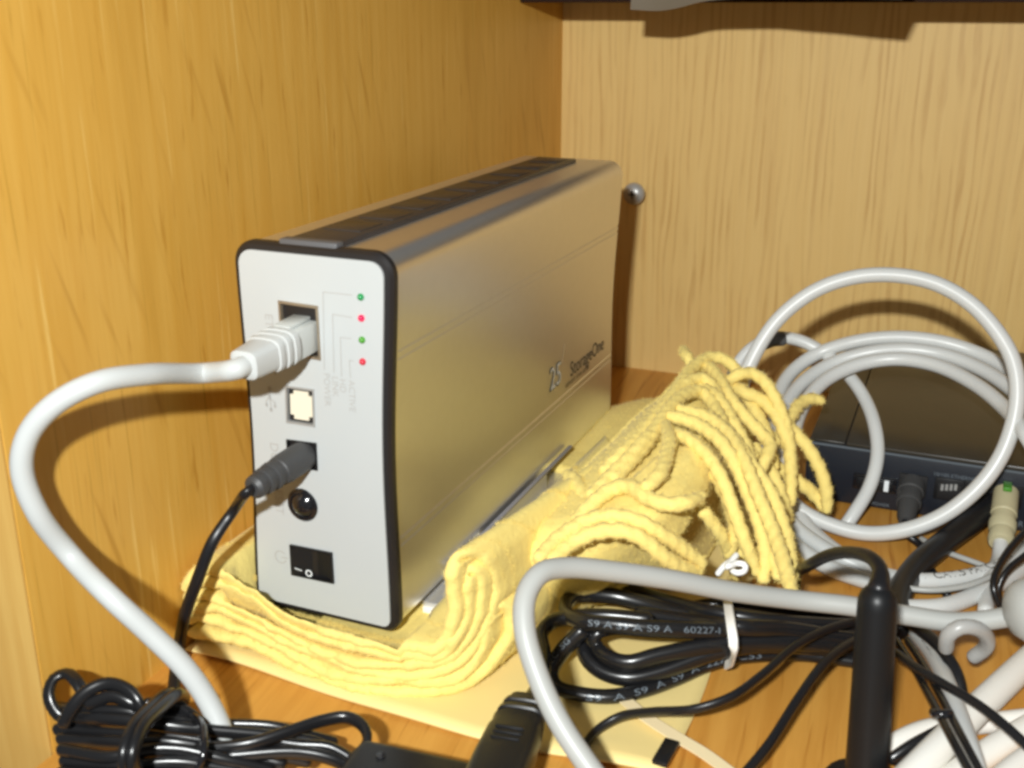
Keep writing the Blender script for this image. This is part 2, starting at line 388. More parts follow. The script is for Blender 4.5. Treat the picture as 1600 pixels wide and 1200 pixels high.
PY = Y0-.0004                                     # front of the white panel
def f(px, py): q = Y(px, py, PY); return (q[0], q[2])
holes = {
    'ethernet_port': [f(435, 469), f(497, 478), f(502, 563), f(441, 552)],
    'usb_port': [f(446, 602), f(491, 608), f(493, 667), f(448, 660)],
    'power_socket': [f(448, 686), f(495, 692), f(497, 735), f(450, 728)],
    'rocker_switch': [f(454, 850), f(520, 863), f(523, 911), f(457, 897)],
}
cb = f(473, 789); RB = .0056
holes['reset_hole'] = [(cb[0]+RB*.93*math.cos(a), cb[1]+RB*math.sin(a)) for a in np.linspace(0, 2*math.pi, 24, endpoint=False)]
def panel():
    bm = bmesh.new(); es = []
    loops = [outline(.0026)]+list(holes.values()); first = None
    for L_ in loops:
        vs = [bm.verts.new((a, PY, b)) for a, b in L_]
        es += [bm.edges.new((vs[i], vs[(i+1) % len(vs)])) for i in range(len(vs))]
    r = bmesh.ops.triangle_fill(bm, edges=es, use_beauty=True, use_dissolve=False, normal=(0, -1, 0))
    fs = [g for g in r['geom'] if isinstance(g, bmesh.types.BMFace)]
    e = bmesh.ops.extrude_face_region(bm, geom=fs)
    for g in e['geom']:
        if isinstance(g, bmesh.types.BMVert): g.co.y += .0012
    bm.normal_update()
    me = bpy.data.meshes.new('face_panel'); bmesh.ops.recalc_face_normals(bm, faces=bm.faces[:]); bm.to_mesh(me); bm.free()
    return hard(link('face_panel', me, M_plate, enc), 30)
pan = panel()
def recess(name, q, depth, m, parent, lip=None):
    """an open box sunk behind the panel hole q"""
    n = len(q); V = [(a, PY+.0002, b) for a, b in q]+[(a, PY+depth, b) for a, b in q]
    Fc = [(j, (j+1) % n, n+(j+1) % n, n+j) for j in range(n)]+[tuple(range(n, 2*n))]
    return hard(pyd(name, V, Fc, m, parent), 20)
def ctr(q): return (sum(a for a, b in q)/len(q), sum(b for a, b in q)/len(q))
def shrink(q, k, dx=0, dz=0):
    c = ctr(q); return [(c[0]+(a-c[0])*k+dx, c[1]+(b-c[1])*k+dz) for a, b in q]
def ringf(name, q, wd, m, parent, y0=None, prd=.0004):
    """thin raised frame around a hole"""
    qo = shrink(q, 1.0); qi = shrink(q, 1-wd); n = len(q); y = PY-prd if y0 is None else y0
    V = [(a, y, b) for a, b in qo]+[(a, y, b) for a, b in qi]+[(a, y+.003, b) for a, b in qi]+[(a, y+.0009, b) for a, b in qo]
    Fc = []
    for j in range(n):
        k = (j+1) % n; Fc += [(j, k, n+k, n+j), (n+j, n+k, 2*n+k, 2*n+j), (j, 3*n+j, 3*n+k, k)]
    return hard(fixn(pyd(name, V, Fc, m, parent)), 20)
ep = recess('ethernet_port', holes['ethernet_port'], .011, M_portmetal, enc); ringf('port_shield', holes['ethernet_port'], .10, M_portmetal, ep)
up_ = recess('usb_port', holes['usb_port'], .009, M_portmetal, enc); ringf('port_shield', holes['usb_port'], .10, M_steel, up_)
q = shrink(holes['usb_port'], .76); bm = bmesh.new()
vs = [bm.verts.new((a, PY+.0004, b)) for a, b in q]+[bm.verts.new((a, PY+.008, b)) for a, b in q]
for j in range(4): bm.faces.new((vs[j], vs[(j+1) % 4], vs[4+(j+1) % 4], vs[4+j]))
bm.faces.new(vs[:4]); bm.faces.new(vs[4:]); bmesh.ops.recalc_face_normals(bm, faces=bm.faces[:])
bmesh.ops.bevel(bm, geom=[e for e in bm.edges if abs(e.verts[0].co.y-e.verts[1].co.y) > .002], offset=.0013, segments=2, affect='EDGES')
hard(bmo('port_tongue', bm, M_cream, up_))
ds = recess('power_socket', holes['power_socket'], .009, M_hole, enc); ringf('socket_frame', holes['power_socket'], .08, M_black, ds)
lathe('reset_button', [(.006, RB*.98), (-.0002, RB*.98), (-.0007, RB*.90), (-.0008, RB*.74), (-.0004, RB*.70), (-.0012, RB*.55), (-.0019, RB*.3), (-.0021, .0002)], (cb[0], PY, cb[1]), (0, 1, 0), M_gloss, enc, 28)
rs = recess('rocker_switch', holes['rocker_switch'], .006, M_hole, enc); ringf('switch_frame', holes['rocker_switch'], .10, M_black, rs, prd=.0008)
q = shrink(holes['rocker_switch'], .86)            # rocker: two sloping halves
a, b, c, d = q; mt = ((a[0]+b[0])/2, (a[1]+b[1])/2); mb = ((c[0]+d[0])/2, (c[1]+d[1])/2)
V = [(d[0], PY-.0012, d[1]), (mb[0], PY+.0012, mb[1]), (c[0], PY+.0002, c[1]), (a[0], PY-.0012, a[1]), (mt[0], PY+.0012, mt[1]), (b[0], PY+.0002, b[1])]
V += [(x, PY+.005, z) for x, y, z in V]
rk = hard(fixn(pyd('rocker', V, [(0, 1, 4, 3), (1, 2, 5, 4), (0, 6, 7, 1), (1, 7, 8, 2), (3, 4, 10, 9), (4, 5, 11, 10), (0, 3, 9, 6), (2, 8, 11, 5), (6, 9, 10, 7), (7, 10, 11, 8)], M_black, rs)), 15)
t = f(464, 885); text('dash_mark', '–', .0052, (t[0], PY-.0013, t[1]-.0012), (1, 0, -.12), (0.12, 0, 1), M_bright, rs)
t = f(480, 893); text('circle_mark', 'o', .0052, (t[0], PY-.0013, t[1]-.0006), (1, 0, -.12), (0.12, 0, 1), M_bright, rs)
for (px, py), m in zip(((564, 464), (565, 497), (566, 531), (567, 565)), (M_green, M_red, M_green2, M_red2)):
    t = f(px, py); o = lathe('led', [(.001, .00105), (-.0003, .00105), (-.0008, .0008), (-.0011, .0004), (-.0012, .0001)], (t[0], PY, t[1]), (0, 1, 0), m, enc, 16)
    o['label'] = 'green status light' if m in (M_green, M_green2) else 'red status light'
# printed marks on the panel
def pline(pts, w=.00028):
    V = []; Fc = []
    for (p0, p1) in zip(pts[:-1], pts[1:]):
        a, b = np.array(f(*p0)), np.array(f(*p1)); t_ = (b-a)/np.linalg.norm(b-a); n_ = np.array([-t_[1], t_[0]])*w/2; k = len(V)
        V += [(*0*a, ) if False else (v[0], PY-.00012, v[1]) for v in (a-n_, b-n_, b+n_, a+n_)]; Fc.append((k, k+1, k+2, k+3))
    return V, Fc
Va, Fa = [], []
for l in ([(551, 461), (505, 456), (507, 578)], [(551, 496), (520, 491), (522, 582)], [(549, 529), (532, 527), (534, 588)], [(553, 564), (546, 563), (548, 590)]):
    v_, f_ = pline(l); k = len(Va); Va += v_; Fa += [tuple(i+k for i in q) for q in f_]
pyd('panel_lines', Va, Fa, M_print, enc, smooth=False)
down = (SH*-1, 0, -1); rgt = (1, 0, 0)
for s_, px, py, sz in (('POWER', 506, 582, .0030), ('LINK', 519, 587, .0030), ('HD', 531, 591, .0030), ('ACTIVE', 545, 593, .0030)):
    t = f(px, py); text('panel_print', s_, sz, (t[0], PY, t[1]), down, rgt, M_print, enc)
for s_, px, py, sz in (('ETHERNET', 414, 489, .0040), ('DC IN', 422, 690, .0044), ('RESET', 429, 752, .0042)):
    t = f(px, py); text('panel_print', s_, sz, (t[0], PY, t[1]), down, rgt, M_print, enc)
# usb trident and power symbol
def arcstroke(c, r, a0, a1, w, n=18):
    V = []; Fc = []
    for k in range(n+1):
        a = a0+(a1-a0)*k/n
        for rr in (r-w/2, r+w/2): V.append((c[0]+rr*math.cos(a), PY-.00012, c[1]+rr*math.sin(a)))
    return V, [(2*k, 2*k+2, 2*k+3, 2*k+1) for k in range(n)]
c = f(439, 870); V, Fc = arcstroke(c, .0021, -.9+math.pi/2+.0, 2*math.pi-.9-math.pi/2+math.pi/2+.5, .0004)
k = len(V); V += [(c[0]+.0003, PY-.00012, c[1]-.0002), (c[0]+.0026, PY-.00012, c[1]-.0002), (c[0]+.0026, PY-.00012, c[1]+.0002), (c[0]+.0003, PY-.00012, c[1]+.0002)]; Fc.append((k, k+1, k+2, k+3))
pyd('power_symbol', V, Fc, M_print, enc, smooth=False)
V, Fc = [], []
for l in ([(421, 607), (424, 640)], [(422, 618), (416, 626), (417, 632)], [(422, 622), (430, 629), (430, 634)]):
    v_, f_ = pline(l, .0004); k = len(V); V += v_; Fc += [tuple(i+k for i in q) for q in f_]
for (px, py), r in (((421, 606), .0007), ((417, 633), .0005), ((430, 635), .0005), ((424, 641), .0006)):
    v_, f_ = arcstroke(f(px, py), r/2, 0, 2*math.pi, r, 10); k = len(V); V += v_; Fc += [tuple(i+k for i in q) for q in f_]
pyd('usb_symbol', V, Fc, M_print, enc, smooth=False)
# rail let into the top
zt = Z0+H; xs = X0+SH*H
rl = box('top_rail', (xs+.0165, Y0+.0020, zt-.003), (xs+.0350, Y0+DL-.012, zt+.0008), M_strip, enc, bev=.0006)
for k in range(9):
    y = Y0+.020+k*.0205; box('rail_rib', (xs+.0195, y, zt+.0007), (xs+.0320, y+.014, zt+.0011), M_strip, rl, bev=.0002)
box('rail_end_cap', (xs+.0160, Y0+.0012, zt-.003), (xs+.0355, Y0+.0055, zt+.0012), M_capg, rl, bev=.0006)
# emblem and name on the side
xr = X0+W+.0002
def sp_(px, py): return X(px, py, xr+SH*.05-.0007)
M_emb = mat('silver_print', (.56, .57, .56), .4)
def side_text(name, body, size, at_, m, lift):
    o = text(name, body, size, at_, (0, 1, 0), (0, 0, 1), m, enc)
    for v in o.data.vertices:                              # laid onto the slightly hollow side
        z = v.co.z+enc.location.z-Z0; v.co.x = X0+W-.0007-.0017*math.sin(math.pi*z/H)**2+SH*z+lift-enc.location.x
    return o
e0 = sp_(864, 612); side_text('side_emblem', '25', .0146, e0+np.array([0, -.0006, -.0006]), M_printd, .0002); side_text('side_emblem', '25', .0134, e0, M_emb, .0004)
side_text('side_emblem', '/', .0110, sp_(884, 568), M_chrome, .0003)
side_text('side_print', 'StorageOne', .0092, sp_(896, 590), M_printd, .0002)
side_text('side_print', 'network drive series', .0036, sp_(888, 608), M_printd, .0002)

# stand the enclosure rests in
xe = X0+W
st = thing('drive_stand', 'low silver stand with white front edge under the drive enclosure', 'stand', (xe, .36, .0125))
box('base_plate', (xe-.04, .287, .0092), (xe+.0060, .425, .0122), M_stand, st, bev=.0006)
box('front_edge', (xe-.002, .2835, .0088), (xe+.0080, .2868, .0124), M_standw, st, bev=.0006)
box('strip_bracket', (xe+.0010, .330, .0121), (xe+.0019, .386, .0194), M_stand, st)  # made up to carry the strip above it
box('reflection_strip', (xe+.0004, .300, .0192), (xe+.0022, .416, .0206), M_refl, st, bev=.0006)  # solid grey strip in place of a reflection in the metal side

# ------------------------------------------------------------------ yellow scarf
scf = thing('scarf', 'yellow fleece scarf folded under the drive with twisted fringe spilling over', 'scarf', (-.15, .30, .001))
def ffront(px): return float(np.interp(px, [255, 400, 580, 700, 790, 830], [.246, .2485, .2465, .255, .273, .280]))
bx = [262, 300, 340, 390, 440, 500, 560, 620, 680]
Bb = [985, 1000, 1008, 1018, 1045, 1072, 1087, 1091, 1088]
Tt = [912, 890, 886, 908, 950, 978, 998, 1008, 1010]
rng = np.random.RandomState(3)
def layer(i):
    k = .075+.85*i/5; out = []
    for j, x in enumerate(bx): out.append((x, Bb[j]+(Tt[j]-Bb[j])*k+rng.uniform(-7, 7)*(0 < i < 5)))
    return out
lay = [layer(i) for i in range(6)]
hp1 = lay[5]+[(702, 975), (704, 940), (700, 900), (712, 873), (735, 870), (757, 886), (765, 925), (752, 975), (730, 1015), (705, 1040)]+lay[2][::-1]
hp2 = lay[4]+[(706, 995), (722, 960), (722, 915), (730, 893), (743, 905), (744, 945), (732, 985), (712, 1015)]+lay[3][::-1]
hp3 = lay[1]+[(715, 1058), (745, 1015), (755, 975), (772, 952), (790, 958), (793, 985), (775, 1020), (745, 1055), (710, 1078)]+lay[0][::-1]
TH = .0040
def fold(poly, back, seed):
    rg = np.random.RandomState(seed)
    P3 = []
    for x, y in poly:
        p = Y(x, y, ffront(x)); P3.append((max(p[0], XW+.002), p[1], max(p[2], .0022)))
    C, par, s = spline(P3, .0013); m = len(C)
    T = np.gradient(C, axis=0); Nn = np.stack([-T[:, 2], np.zeros(m), T[:, 0]], 1); Nn /= np.linalg.norm(Nn, axis=1)[:, None]+1e-9
    ph = np.cumsum(rg.uniform(-1, 1, m))*.5
    jit = np.convolve(rg.normal(0, .0006, m+8), np.ones(3)/3, 'same')[4:4+m]; jn = np.convolve(rg.normal(0, .0003, m+8), np.ones(3)/3, 'same')[4:4+m]
    prof = [(1.0, .5), (.6, .5), (.3, .5), (.12, .5), (.05, .52), (.018, .52), (.006, .44), (.001, .22), (0, 0), (.001, -.22), (.006, -.44), (.018, -.52), (.05, -.52), (.12, -.5), (.3, -.5), (.6, -.5), (1.0, -.5)]
    V = []; Fc = []; n = len(prof)
    for i in range(m):
        up = max(0, min(1, (C[i][0]+.150)/.02))                          # the rolled part leans right as it goes back
        L_ = back*(1-.45*up)
        for (dy, dn) in prof:
            d = dy*L_; p = C[i]+Nn[i]*(dn*TH+(jn[i] if abs(dn) < .53 else 0))
            x, y, z = p[0]+.19*d*up, p[1]+d+jit[i]*(dy < .1), p[2]
            if X0+.0005 < x < X0+W-.0015 or (X0 < x < X0+W+.0085 and z < .030):      # pressed flat by the drive and its stand
                w = min(1, max(0, (y-.2480)/.008)); zc = .0076 if (y > .279 and x > X0+W-.004) else .0094
                z = z*(1-w)+min(z, zc+.0014*min(1, p[2]/.02))*w
            V.append((max(x, XW+.0006), y, max(z, .0012)))
    for i in range(m-1):
        for j in range(n-1): Fc.append((i*n+j, (i+1)*n+j, (i+1)*n+j+1, i*n+j+1))
    return fixn(pyd('fabric_fold', V, Fc, M_scarf, scf))
fold(hp1, .20, 1); fold(hp2, .19, 2); fold(hp3, .18, 5)
# rumpled end of the scarf, right of the enclosure
def patch(rows, name, th=.0032, sub=9, rough=.00022, seed=1, wave=0.0):
    G = np.array(rows, float); nr, nc = G.shape[:2]
    def dens(A):
        return np.array([spline_par(A[i]) for i in range(len(A))])
    def spline_par(P):
        n = len(P); Q = np.vstack([2*P[0]-P[1], P, 2*P[-1]-P[-2]]); o = []
        for i in range(n-1):
            p0, p1, p2, p3 = Q[i:i+4]
            for t in np.linspace(0, 1, sub, endpoint=False):
                o.append(.5*((2*p1)+(-p0+p2)*t+(2*p0-5*p1+4*p2-p3)*t*t+(-p0+3*p1-3*p2+p3)*t**3))
        o.append(P[-1]); return np.array(o)
    A = dens(G); A = np.swapaxes(dens(np.swapaxes(A, 0, 1)), 0, 1)
    a, b = A.shape[:2]; rg = np.random.RandomState(seed)
    du = np.gradient(A, axis=0); dv = np.gradient(A, axis=1); Nn = np.cross(du, dv); Nn /= np.linalg.norm(Nn, axis=2)[:, :, None]+1e-9
    if Nn[a//2, b//2, 2] < 0: Nn = -Nn
    ii, jj = np.meshgrid(np.arange(a), np.arange(b), indexing='ij')
    w = wave*(np.sin(ii*.55+jj*.23+seed)+.6*np.sin(ii*.23-jj*.61+seed*2))
    A = A+Nn*(rg.normal(0, rough, (a, b))+w)[:, :, None]
    lo2 = A-Nn*th; V = list(A.reshape(-1, 3))+list(lo2.reshape(-1, 3)); Fc = []; o = a*b
    for i in range(a-1):
        for j in range(b-1):
            q = (i*b+j, i*b+j+1, (i+1)*b+j+1, (i+1)*b+j); Fc.append(q); Fc.append(tuple(o+k for k in q[::-1]))
    edge = [i*b for i in range(a)]+[(a-1)*b+j for j in range(1, b)]+[i*b+b-1 for i in range(a-2, -1, -1)]+[j for j in range(b-2, 0, -1)]
    for k in range(len(edge)):
        p, q = edge[k], edge[(k+1) % len(edge)]; Fc.append((p, q, o+q, o+p))
    V = [(max(v[0], XW+.001), v[1], max(v[2], .001)) for v in V]
    return fixn(pyd(name, V, Fc, M_scarf, scf))
patch([Zs([(755, 868, .029), (778, 850, .034), (805, 886, .032), (818, 955, .008), (826, 990, .003)]),
       Zs([(790, 830, .032), (825, 800, .0425), (882, 842, .0435), (905, 910, .026), (915, 950, .005)]),
       Zs([(870, 775, .034), (915, 745, .049), (985, 800, .0495), (1012, 872, .028), (1022, 925, .004)]),
       Zs([(925, 722, .031), (985, 672, .054), (1065, 745, .050), (1085, 848, .018), (1092, 890, .003)]),
       Zs([(975, 672, .029), (1050, 615, .058), (1105, 680, .050), (1118, 800, .014), (1122, 835, .004)]),
       Zs([(1050, 600, .030), (1090, 585, .058), (1140, 640, .048), (1150, 730, .02), (1154, 770, .008)])], 'fabric_drape', wave=.0004)
patch([Zs([(912, 800, .047), (950, 770, .051), (1000, 738, .056), (1046, 690, .060)]),
       Zs([(940, 815, .049), (985, 795, .053), (1040, 745, .057), (1090, 700, .060)]),
       Zs([(985, 830, .046), (1040, 805, .051), (1095, 745, .054), (1120, 720, .055)]),
       Zs([(1015, 860, .036), (1060, 840, .040), (1090, 800, .043), (1112, 770, .044)])], 'fabric_flap', seed=4, wave=.0003)
patch([[(-.158, .405, .014), (-.135, .400, .0155), (-.115, .395, .014), (-.085, .40, .004)],
       [(-.158, .445, .0145), (-.135, .445, .0160), (-.108, .445, .015), (-.08, .45, .005)],
       [(-.157, .483, .0145), (-.138, .492, .0165), (-.110, .495, .015), (-.085, .49, .005)],
       [(-.155, .490, .004), (-.136, .515, .010), (-.112, .530, .008), (-.095, .52, .003)]], 'fabric_layer', th=.004, seed=7, wave=.0003)
patch([[(-.160, .396, .006), (-.135, .393, .007), (-.115, .39, .006), (-.095, .39, .003)],
       [(-.160, .440, .008), (-.135, .440, .008), (-.108, .44, .007), (-.09, .44, .003)],
       [(-.160, .490, .008), (-.134, .505, .008), (-.108, .515, .007), (-.09, .50, .003)],
       [(-.158, .498, .003), (-.133, .525, .004), (-.108, .542, .004), (-.093, .53, .002)]], 'fabric_layer', th=.003, seed=9, wave=.0004)
# fringe
def ply(t, s): return 0.90+0.13*abs(math.cos(1.0*(t-s*620)))+.0
def tassel(pts, r=.0025):
    r = r*random.uniform(.92, 1.08)
    C = Zs(pts); n = len(C)
    tube('tassel', C, [r*.95]+[r]*(n-2)+[r*.82], M_scarf, scf, sides=10, step=.0012, mod=lambda t, s: (.79+.28*abs(math.cos(t-s*640)))*random.uniform(.94, 1.06), caps=True)
A = [
 [(1068, 548, .063), (1074, 558, .063), (1084, 575, .060)],
 [(944, 736, .052), (972, 708, .056), (1000, 680, .058), (1030, 644, .061), (1060, 604, .064), (1084, 573, .066), (1110, 558, .067), (1132, 562, .066), (1152, 580, .062), (1162, 600, .055)],
 [(1138, 596, .062), (1152, 586, .065), (1176, 584, .065), (1196, 598, .063), (1212, 624, .058), (1226, 660, .050), (1234, 700, .042), (1236, 742, .034), (1236, 785, .026)],
 [(1212, 690, .040), (1238, 648, .046), (1250, 631, .048), (1266, 623, .049), (1283, 626, .048)],
 [(1210, 640, .048), (1242, 676, .045), (1264, 702, .040), (1282, 734, .033), (1291, 768, .025), (1292, 796, .018)],
 [(1215, 730, .03), (1246, 752, .027), (1272, 772, .022), (1287, 792, .018)],
 [(1088, 575, .063), (1104, 572, .065), (1124, 592, .064), (1140, 620, .061), (1166, 652, .056), (1192, 680, .051), (1203, 694, .049), (1197, 716, .046), (1187, 737, .042)],
 [(1140, 596, .060), (1164, 614, .059), (1188, 624, .057), (1214, 650, .052), (1228, 684, .045), (1236, 720, .036)],
 [(1158, 606, .057), (1172, 628, .055), (1186, 652, .051), (1200, 684, .046), (1210, 730, .036)],
 [(1040, 630, .061), (1064, 604, .064), (1096, 591, .065), (1116, 606, .063), (1128, 636, .060), (1144, 662, .057), (1160, 690, .052), (1178, 712, .047)],
 [(960, 748, .054), (990, 716, .057), (1016, 684, .060), (1044, 640, .063), (1068, 618, .064), (1094, 612, .063), (1112, 628, .061), (1130, 664, .058), (1148, 706, .052), (1160, 750, .044)],
 [(1030, 652, .061), (1056, 652, .063), (1090, 664, .062), (1122, 686, .060), (1146, 720, .055), (1164, 760, .048), (1186, 818, .038), (1196, 866, .030), (1193, 905, .024)],
 [(1060, 640, .062), (1100, 650, .062), (1134, 674, .060), (1160, 714, .056), (1185, 774, .049), (1210, 835, .042), (1228, 890, .038), (1239, 932, .036)],
 [(1110, 650, .060), (1146, 684, .058), (1172, 722, .053), (1205, 772, .046), (1226, 830, .038), (1240, 898, .031)],
 [(1042, 676, .061), (1068, 682, .062), (1100, 706, .060), (1126, 744, .055), (1146, 796, .046), (1164, 846, .036), (1182, 892, .026)],
 [(1088, 690, .058), (1112, 728, .054), (1140, 786, .046), (1149, 826, .038), (1139, 866, .028)],
 [(1140, 790, .042), (1156, 826, .035), (1157, 858, .028), (1152, 886, .022)],
 [(888, 744, .047), (896, 748, .048), (906, 764, .048), (916, 786, .047)],
 [(924, 774, .051), (952, 746, .054), (980, 720, .057), (1004, 692, .060), (1026, 668, .061)],
 [(900, 814, .048), (928, 785, .052), (958, 764, .055), (984, 760, .057), (1010, 777, .057), (1040, 788, .057), (1070, 786, .057), (1094, 777, .056)],
 [(842, 872, .046), (876, 838, .049), (918, 813, .052), (960, 806, .054), (996, 814, .054), (1030, 832, .050), (1066, 856, .043), (1097, 879, .036)],
 [(862, 874, .045), (900, 845, .048), (936, 831, .051), (978, 831, .052), (1008, 845, .049), (1032, 866, .044), (1060, 884, .038), (1090, 891, .033)],
 [(1010, 762, .059), (1030, 742, .061), (1041, 714, .062), (1046, 690, .063), (1040, 664, .063)],
 [(1096, 604, .062), (1122, 622, .062), (1150, 668, .056), (1168, 706, .050), (1180, 760, .040), (1190, 800, .030)],
 [(1120, 640, .058), (1150, 700, .052), (1176, 780, .042), (1200, 850, .032), (1216, 900, .026)],
 [(1180, 700, .042), (1206, 740, .036), (1222, 780, .028), (1232, 812, .020)],
 [(880, 858, .046), (905, 832, .049), (935, 815, .051), (965, 818, .052)],
 [(1195, 790, .032), (1214, 838, .024), (1246, 880, .012), (1252, 892, .010)],
 [(1100, 800, .046), (1128, 838, .036), (1145, 880, .022), (1150, 900, .016)],
]
for l in A: tassel(l)

# loose fibres standing off the fleece
def fuzz():
    rg = np.random.RandomState(11); base = np.array(scf.location); V = []
    for o in scf.children:
        me = o.data; n = len(me.vertices); co = np.empty(n*3); me.vertices.foreach_get('co', co); co = co.reshape(-1, 3)+base
        m = len(me.polygons); ar = np.empty(m); me.polygons.foreach_get('area', ar); ce = np.empty(m*3); me.polygons.foreach_get('center', ce); ce = ce.reshape(-1, 3)+base
        nn = np.empty(m*3); me.polygons.foreach_get('normal', nn); nn = nn.reshape(-1, 3)
        k = int(ar.sum()*1e6*(1.9 if o.name.startswith('tassel') else 1.3)); idx = rg.choice(m, k, p=ar/ar.sum())
        P = ce[idx]+rg.normal(0, .0005, (k, 3)); P -= nn[idx]*((P-ce[idx])*nn[idx]).sum(1)[:, None]
        d = nn[idx]*.55+rg.normal(0, .6, (k, 3)); d /= np.linalg.norm(d, axis=1)[:, None]; L_ = rg.uniform(.0006, .0017, k)[:, None]
        w = np.cross(d, rg.normal(0, 1, (k, 3))); w /= np.linalg.norm(w, axis=1)[:, None]; w *= .00007
        V.append(np.stack([P-nn[idx]*.0002-w, P-nn[idx]*.0002+w, P+d*L_], 1).reshape(-1, 3))
    V = np.vstack(V); me = bpy.data.meshes.new('loose_fibres'); nt = len(V)//3
    me.vertices.add(len(V)); me.vertices.foreach_set('co', V.ravel()); me.loops.add(len(V)); me.loops.foreach_set('vertex_index', np.arange(len(V), dtype=np.int32))
    me.polygons.add(nt); me.polygons.foreach_set('loop_start', np.arange(0, len(V), 3, dtype=np.int32)); me.update(calc_edges=True)
    link('loose_fibres', me, M_scarf, scf, smooth=False, kind='stuff')
fuzz()

# ------------------------------------------------------------------ envelope and flat scraps
def envelope():
    nx, ny = 40, 40; V = []; Fc = []; x0, x1, y0, y1 = XW+.0008, -.0603, .2438, .47
    for s in (0, 1):
        for i in range(nx+1):
            for j in range(ny+1):
                x = x0+(x1-x0)*i/nx; y = y0+(y1-y0)*j/ny+.0022*math.sin(i*.16+1.0)*(1-j/ny)
                z = .0010+.0005*(1+math.sin(x*95+y*60))*(.5+.5*math.sin(y*110))+(.0012*max(0, (i/nx-.8)/.2)*max(0, 1-j/8))
                V.append((x+.0010*math.sin(j*.3)*(i == nx), y, z-(.0009 if s else 0)))
    n = (nx+1)*(ny+1)
    for i in range(nx):
        for j in range(ny):
            a = i*(ny+1)+j; q = (a, a+ny+1, a+ny+2, a+1); Fc += [q, tuple(n+k for k in q[::-1])]
    bd = [i*(ny+1) for i in range(nx+1)]+[nx*(ny+1)+j for j in range(1, ny+1)]+[i*(ny+1)+ny for i in range(nx-1, -1, -1)]+[j for j in range(ny-1, 0, -1)]
    for k in range(len(bd)): a, b = bd[k], bd[(k+1) % len(bd)]; Fc.append((a, b, n+b, n+a))
    return fixn(pyd('envelope', V, Fc, M_paper))
tag(envelope(), 'pale yellow paper envelope lying flat beneath the folded scarf', 'envelope')
def ribbon(name, pts, w, th, m, parent=None, up=(0, 0, 1)):
    C, par, s = spline(pts, .002); T, _, _ = frames(C); u = np.array(up, float); V = []; Fc = []
    ww = np.interp(par, np.arange(len(w)), w) if isinstance(w, list) else np.full(len(C), w)
    for i, c in enumerate(C):
        b = np.cross(T[i], u); b /= np.linalg.norm(b); n = np.cross(b, T[i])
        for a, d in ((-.5, 0), (.5, 0), (.5, 1), (-.5, 1)): V.append(c+b*a*ww[i]+n*d*th)
    for i in range(len(C)-1):
        for j in range(4): k = (j+1) % 4; Fc.append((4*i+j, 4*i+k, 4*i+4+k, 4*i+4+j))
    Fc += [(0, 1, 2, 3), tuple(range(4*len(C)-4, 4*len(C)))]
    return hard(fixn(pyd(name, V, Fc, m, parent)))
tag(ribbon('tape_strip', Zs([(962, 1082, .0032), (1010, 1122, .0032), (1060, 1154, .0028), (1100, 1178, .0020), (1150, 1215, .0015)]), .0042, .0004, M_tape), 'thin off white tape strip running off the envelope corner', 'tape')
mt_ = frame(Z(1040, 1180, .0032), Z(1052, 1166, .003)-Z(1034, 1197, .003))
tag(box('clip', (-.0055, -.0022, 0), (.0055, .0022, .0018), M_black, None, .0005, mt_), 'small dark clip at the near corner of the envelope', 'clip')

# ------------------------------------------------------------------ cable plugged into the drive
def yaxis(px, py): return Y(px, py, PY)
pc = yaxis(470, 524)
pe = thing('ethernet_cable', 'white network cable plugged into the drive and looping down the left side', 'cable', pc)
PD = np.array([-.02, -1.0, -.045]); PD /= np.linalg.norm(PD)
def oriented(o, axis): return frame(o, axis)
Mp = oriented(pc, PD)
box('plug', (-.007, -.0053, -.0046), (.009, .0053, .0046), M_clear, pe, .0008, Mp)
box('latch', (-.002, -.003, .0046), (.009, .003, .0058), M_clear, pe, .0004, Mp)
bt = []
bm = bmesh.new()
for k, (a, w, h) in enumerate([(.009, .0062, .0054), (.0112, .0063, .0055), (.0113, .0058, .0050), (.0128, .0058, .0050), (.0129, .0062, .0054), (.0145, .0062, .0053), (.0146, .0057, .0049), (.0162, .0056, .0048), (.0163, .0060, .0052), (.0180, .0059, .0050), (.0182, .0054, .0046), (.0215, .0050, .0044), (.0250, .0047, .0043), (.0272, .0044, .0041), (.0276, .0036, .0034)]):
    ring = []
    for j in range(20):
        t = 2*math.pi*j/20; cx, cz = math.cos(t), math.sin(t); e = 0.55
        ring.append(bm.verts.new(Mp@Vector((a, w*math.copysign(abs(cx)**e, cx), h*math.copysign(abs(cz)**e, cz)))))
    if bt:
        for j in range(20): bm.faces.new((bt[-1][j], bt[-1][(j+1) % 20], ring[(j+1) % 20], ring[j]))
    bt.append(ring)
bm.faces.new(bt[0]); bm.faces.new(bt[-1])
hard(bmo('boot', bm, M_white, pe), 50)
end = pc+PD*.0262
ecl = [end, end+PD*.004, X(318, 583, -.1930), X(230, 585, -.1945), X(150, 598, -.1990), X(85, 632, -.2065), X(45, 678, -.2125), X(34, 730, -.2150), X(58, 800, -.2140), X(110, 868, -.2105), D(170, 930, .288), D(235, 990, .291), D(290, 1045, .294), D(325, 1095, .296), D(350, 1150, .296), D(362, 1200, .296)]
tube('cord', ecl, .0029, M_white, pe, sides=18)

